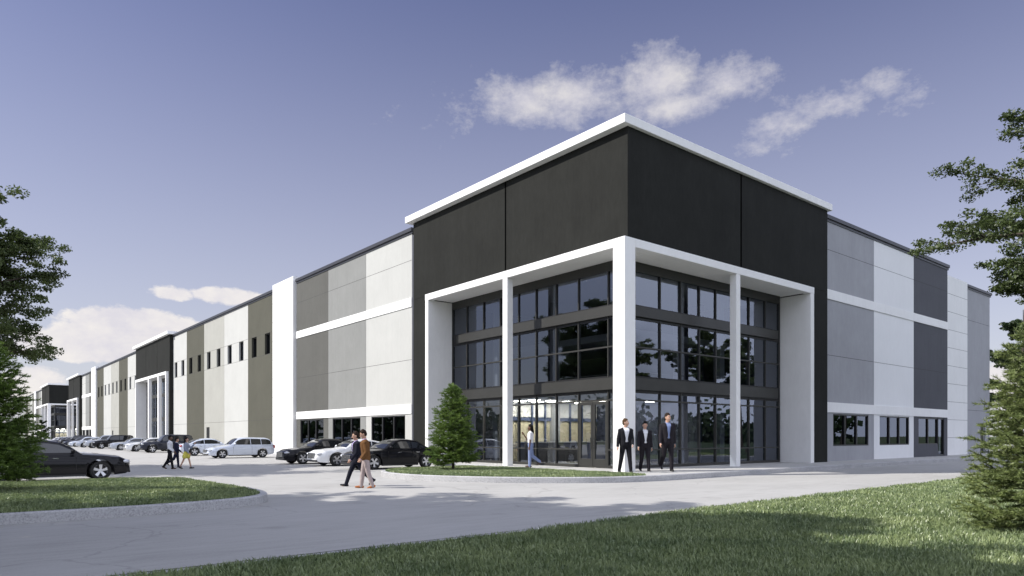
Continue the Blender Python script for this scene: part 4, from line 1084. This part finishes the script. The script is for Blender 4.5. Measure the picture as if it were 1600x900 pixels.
    for s in (-1, 1):
        e = MB(); capsule(e, hd(.082, s * .032, .008), .0135, hd(.083, s * .032, .008), .0135, 10); e.build('eye', EYEW, root)
        e = MB(); capsule(e, hd(.0935, s * .032, .008), .006, hd(.094, s * .032, .008), .006, 8); e.build('pupil', EYE, root)
        e = MB(); capsule(e, hd(.095, s * .018, .030), .005, hd(.088, s * .048, .031), .005, 6); e.build('eyebrow', simple('brow', hair, .9), root)
    e = MB(); capsule(e, hd(.098, -.02, -.052), .006, hd(.098, .02, -.052), .006, 8); e.build('mouth', LIP, root)
    # --- hair
    mb = MB(); hm = simple('hair', tuple(c * .7 for c in hair), .7, spec=.15, var=.3, scale=60)
    capsule(mb, hd(-.026, 0, .048), .103, hd(-.034, 0, .0), .092, 14, .86, yaw @ V(Y)); capsule(mb, hd(.022, 0, .102), .050, hd(-.03, 0, .098), .072, 12)
    if female:
        capsule(mb, hd(-.05, 0, .03), .095, hd(-.075, 0, -.16), .075, 12); capsule(mb, hd(-.075, 0, -.14), .07, hd(-.085, 0, -.30), .045, 12)
    melt(mb, 'hair', hm, root, .010, 1)
    # --- clothes
    w = wear
    if 'trousers' in w:
        mb = MB(); capsule(mb, hip + V((0, .055, .10)), .112, hip + V((0, -.055, .10)), .112, 12); capsule(mb, hip + V((0, .05, .0)), .125 * (1.04 if female else 1), hip + V((0, -.05, .0)), .125 * (1.04 if female else 1), 12)
        for nm in 'LR':
            h, kn, an, a2 = J['leg' + nm]; capsule(mb, h, .108, kn, .076); capsule(mb, kn, .076, an + (an - kn).normalized() * .015, .060)
        melt(mb, 'trousers', w['trousers'], root, .012, 2)
    if 'skirt' in w:
        mb = MB(); capsule(mb, hip + V((0, .05, .12)), .11, hip + V((0, -.05, .12)), .11); 
        for nm in 'LR': h, kn, an, a2 = J['leg' + nm]; capsule(mb, h, .125, h.lerp(kn, .5), .125)
        capsule(mb, hip, .13, hip.lerp((J['legL'][1] + J['legR'][1]) / 2, .45), .13)
        melt(mb, 'skirt', w['skirt'], root, .012, 3)
    if 'shirt' in w:
        mb = MB(); capsule(mb, chest + V((0, .065, .035)), .133, hip + V((0, .035, .15)), .116, 14); capsule(mb, chest + V((0, -.065, .035)), .133, hip + V((0, -.035, .15)), .116, 14)
        capsule(mb, chest + V((.012, 0, .03)), .130, hip + V((.012, 0, .15)), .118, 14)
        capsule(mb, neck - V((0, 0, .06)), .088, neck + V((-.006, 0, -.005)), .068)
        if female: capsule(mb, chest + V((.07, .06, -.06)), .075, chest + V((.07, -.06, -.06)), .075)
        hem = w.get('hem', .12)
        capsule(mb, hip + V((0, .045, hem + .04)), .128, hip + V((0, -.045, hem + .04)), .128)
        for nm in 'LR':
            s = 1 if nm == 'L' else -1
            sh, eb, wr, d2 = J['arm' + nm]; capsule(mb, sh - V((0, s * .08, .0)), .085, sh, .072)
            if w.get('sleeve') == 'short': capsule(mb, sh, .072, sh.lerp(eb, .72), .062)
            else: capsule(mb, sh, .070, eb, .056); capsule(mb, eb, .056, wr, .042)
        melt(mb, 'shirt', w['shirt'], root, .011, 2)
    if 'jacket' in w:
        # one closed coat, then the front is cut open in a V so that the shirt shows
        mb = MB(); hem = w.get('jhem', -.10); gap = w.get('gap', .055)
        for s in (-1, 1):
            capsule(mb, chest + V((-.006, s * .082, .035)), .146, hip + V((-.004, s * .062, .15)), .130, 14); capsule(mb, hip + V((-.004, s * .062, .15)), .130, hip + V((-.006, s * .070, hem + .10)), .140, 14)
        capsule(mb, chest + V((.006, 0, .03)), .150, hip + V((.004, 0, .14)), .136, 14); capsule(mb, hip + V((.004, 0, .14)), .136, hip + V((0, 0, hem + .10)), .142, 14)
        capsule(mb, neck + V((-.02, .03, -.06)), .085, neck + V((-.02, -.03, -.06)), .085, 12)
        for nm in 'LR':
            s = 1 if nm == 'L' else -1
            sh, eb, wr, d2 = J['arm' + nm]; capsule(mb, sh - V((.01, s * .10, -.005)), .085, sh + V((0, s * .01, .0)), .078); capsule(mb, sh, .078, eb, .062); capsule(mb, eb, .062, wr - d2 * .01, .048)
        jk = melt(mb, 'jacket', w['jacket'], root, .011, 2)
        bm = bmesh.new(); bm.from_mesh(jk.data); dead = []
        zb, zt = hip.z + .19, neck.z
        for f in bm.faces:
            c = f.calc_center_median(); x_ref = hip.x + (chest.x - hip.x) * (c.z - hip.z) / (chest.z - hip.z)
            if c.x < x_ref + .035: 
                if not (c.z > neck.z - .06 and abs(c.y) < .075): continue
            t = (c.z - zb) / (zt - zb); g = gap * .45 + gap * 1.15 * max(0, t) if t >= 0 else gap * .45 + .09 * -t
            if abs(c.y) < g: dead.append(f)
        bmesh.ops.delete(bm, geom=dead, context='FACES'); bm.to_mesh(jk.data); bm.free()
        mb = MB(); capsule(mb, neck + V((.01, .045, -.02)), .022, neck + V((.085, .030, -.075)), .016, 8); capsule(mb, neck + V((.01, -.045, -.02)), .022, neck + V((.075, -.028, -.075)), .016, 8)
        mb.build('collar', w['shirt'], root)
    for nm in 'LR':
        h, kn, an, a2 = J['leg' + nm]; fd = V((math.cos(a2 * .7), 0, math.sin(a2) * .75)).normalized() if a2 < 0 else V((math.cos(a2 * .5), 0, math.sin(a2 * .5))).normalized()
        up = V((-fd.z, 0, fd.x))
        mb = MB(); capsule(mb, an - fd * .05 - up * .035, .042, an + fd * .07 - up * .040, .042, 12, .9, Y); capsule(mb, an + fd * .05 - up * .042, .040, an + fd * .165 - up * .046, .030, 12)
        capsule(mb, an + up * .01, .045, an - up * .02, .046)
        melt(mb, 'shoe', w['shoes'], root, .010, 1)
    return root, J, head
BLK = cloth('black_suit_wool', (.010, .010, .013)); CHAR = cloth('charcoal_suit_wool', (.016, .014, .018)); NAVY = cloth('navy_suit_wool', (.008, .009, .018)); WHITE = cloth('white_cotton', (.72, .73, .76)); BLUE = cloth('blue_grey_cotton', (.20, .25, .42))
LILAC = cloth('lilac_cotton', (.42, .36, .60)); BROWN = cloth('brown_tweed', (.13, .062, .022)); TAUPE = cloth('taupe_trousers', (.36, .30, .29)); ORANGE = simple('orange_leather', (.40, .13, .03), .5); SHOE = simple('black_leather', (.012, .011, .011), .35)
DENIM = cloth('faded_denim', (.20, .25, .42)); YELLOW = cloth('yellow_cotton', (.68, .62, .12)); GREYB = cloth('blue_grey_blouse', (.26, .29, .36)); NAVY2 = cloth('navy_suit_cloth', (.016, .018, .042)); DBROWN = simple('brown_leather', (.07, .035, .02), .5)
st = dict
def gpos(px, d, z):
    f_ = Vector((.6334, .7738)); r_ = Vector((.7738, -.6334)); l = (px - 800) / 1082 * d
    return (CAM.x + f_.x * d + r_.x * l, CAM.y + f_.y * d + r_.y * l, z)
DEP = 27.5
TO_CAM = R(50.7) + PI
# three men in suits on the pavement by the corner column
make_person('man in open black suit and white shirt before the white corner column, looking aside', gpos(977.5, 25.9, .2), TO_CAM + .15, 1.97,
            st(legL=(.10, .06, .07), legR=(-.10, .10, .09), armL=(.18, .12, .55, .25), armR=(-.05, .24, .22, 0), turn=.85), st(trousers=BLK, jacket=BLK, shirt=WHITE, shoes=SHOE, gap=.07), hair=(.10, .055, .025), group='men in suits by the column')
make_person('shorter man in dark suit with white shirt looking down between two taller men', gpos(1007.5, 26.9, .2), TO_CAM + .05, 1.90,
            st(legL=(.22, .15, .02), legR=(-.16, .22, .02), armL=(-.15, .16, .25, 0), armR=(.16, .22, .3, 0), nod=.30, turn=-.1), st(trousers=CHAR, jacket=CHAR, shirt=WHITE, shoes=SHOE, gap=.06), hair=(.008, .008, .01), group='men in suits by the column')
make_person('tallest man in dark suit with blue shirt walking in front of the lobby glass', gpos(1043, 26.8, .2), TO_CAM + .1, 2.20,
            st(legL=(.10, .05, .015), legR=(-.22, .55, .0), armL=(-.22, .14, .25, 0), armR=(.10, .20, .25, 0), nod=.08, turn=.35), st(trousers=CHAR, jacket=CHAR, shirt=BLUE, shoes=SHOE, gap=.05, jhem=-.13), hair=(.03, .018, .012), group='men in suits by the column')
# two men walking to the left across the road
LEFT = R(50.7) + PI / 2
make_person('man in navy suit and lilac shirt striding left across the road', gpos(557.5, 21.6, 0), LEFT + .45, 1.72,
            st(legL=(-.42, .45, .0), legR=(.45, .12, .0), armL=(.15, .12, .55, .1), armR=(-.25, .15, .25, 0), lean=.02, nod=.15), st(trousers=NAVY, jacket=NAVY, shirt=LILAC, shoes=SHOE, gap=.055, jhem=-.16), hair=(.035, .022, .015), group='men crossing the road')
make_person('man in brown jacket, taupe trousers and orange shoes walking behind the navy suit', gpos(571.5, 20.8, 0), LEFT + .25, 1.72,
            st(legL=(-.16, .16, .0), legR=(.20, .08, .01), armL=(-.15, .2, .75, .3), armR=(-.1, .18, .7, .25), lean=.03, nod=.42, turn=.1), st(trousers=TAUPE, jacket=BROWN, shirt=LILAC, shoes=ORANGE, gap=.03), hair=(.03, .018, .012), group='men crossing the road')
# woman on the pavement by the lobby
wr_, J_, hd_ = make_person('woman in white tee and blue jeans walking left past the lobby, hand at her mouth', gpos(829, 30.4, .2), LEFT - .1, 1.84,
            st(legL=(.06, .04, .0), legR=(-.12, .80, .0), armL=(.0, .1, .12, 0), armR=(.55, .05, 2.0, .25), nod=.05), st(trousers=DENIM, shirt=WHITE, sleeve='short', shoes=DBROWN, hem=.10), SKIN2, (.010, .008, .007), True, group='people by the lobby')
bag = MB(); bag.prism([(-.05, -.12), (.05, -.12), (.05, .12), (-.05, .12)], 0, .24)
fwd = Vector((math.cos(LEFT - .1), math.sin(LEFT - .1), 0)); lft = Vector((-fwd.y, fwd.x, 0))
bo = bag.build('handbag', simple('black_bag_leather', (.012, .012, .013), .45), None, bevel=.03)
bo.location = Vector(gpos(829, 30.4, .2)) + fwd * .20 + lft * .02 + Vector((0, 0, .80)); bo.rotation_euler = (0, 0, LEFT - .1)
tag(bo, 'black handbag held at the hip of the woman in white tee', 'handbag')
strap = MB(); strap.tube([(0, -.09, .22), (0, -.08, .36), (0, 0, .44), (0, .08, .36), (0, .09, .22)], [.009] * 5, 6); strap.build('strap', M['plastic'], bo)
# three people crossing the car park to the right
RIGHT = R(50.7) - PI / 2
make_person('man in white shirt and black trousers walking right across the car park', gpos(265.5, 33.0, 0), RIGHT + .25, 1.58,
            st(legL=(-.25, .30, .0), legR=(.22, .08, .0), armL=(.1, .1, .5, .1), armR=(.0, .12, .9, .1), nod=.1), st(trousers=BLK, shirt=WHITE, shoes=DBROWN, hem=-.06), SKIN2, (.01, .01, .01), group='people crossing the car park')
make_person('man in navy suit walking right between a man in white and a woman', gpos(276, 34.6, 0), RIGHT + .3, 1.46,
            st(legL=(.12, .05, .0), legR=(-.35, .65, .0), armL=(-.2, .12, .3, 0), armR=(.3, .12, .5, .1), nod=.1), st(trousers=NAVY2, jacket=NAVY2, shirt=WHITE, shoes=SHOE), SKIN, (.02, .015, .01), group='people crossing the car park')
make_person('dark haired woman in grey blouse and yellow skirt walking right', gpos(291, 33.4, 0), RIGHT + .1, 1.50,
            st(legL=(.32, .10, .0), legR=(-.30, .15, .0), armL=(.75, .1, 1.75, 0), armR=(.1, .12, .6, .1), nod=.05), st(skirt=YELLOW, shirt=GREYB, shoes=SHOE, hem=.08), SKIN, (.015, .012, .012), True, group='people crossing the car park')
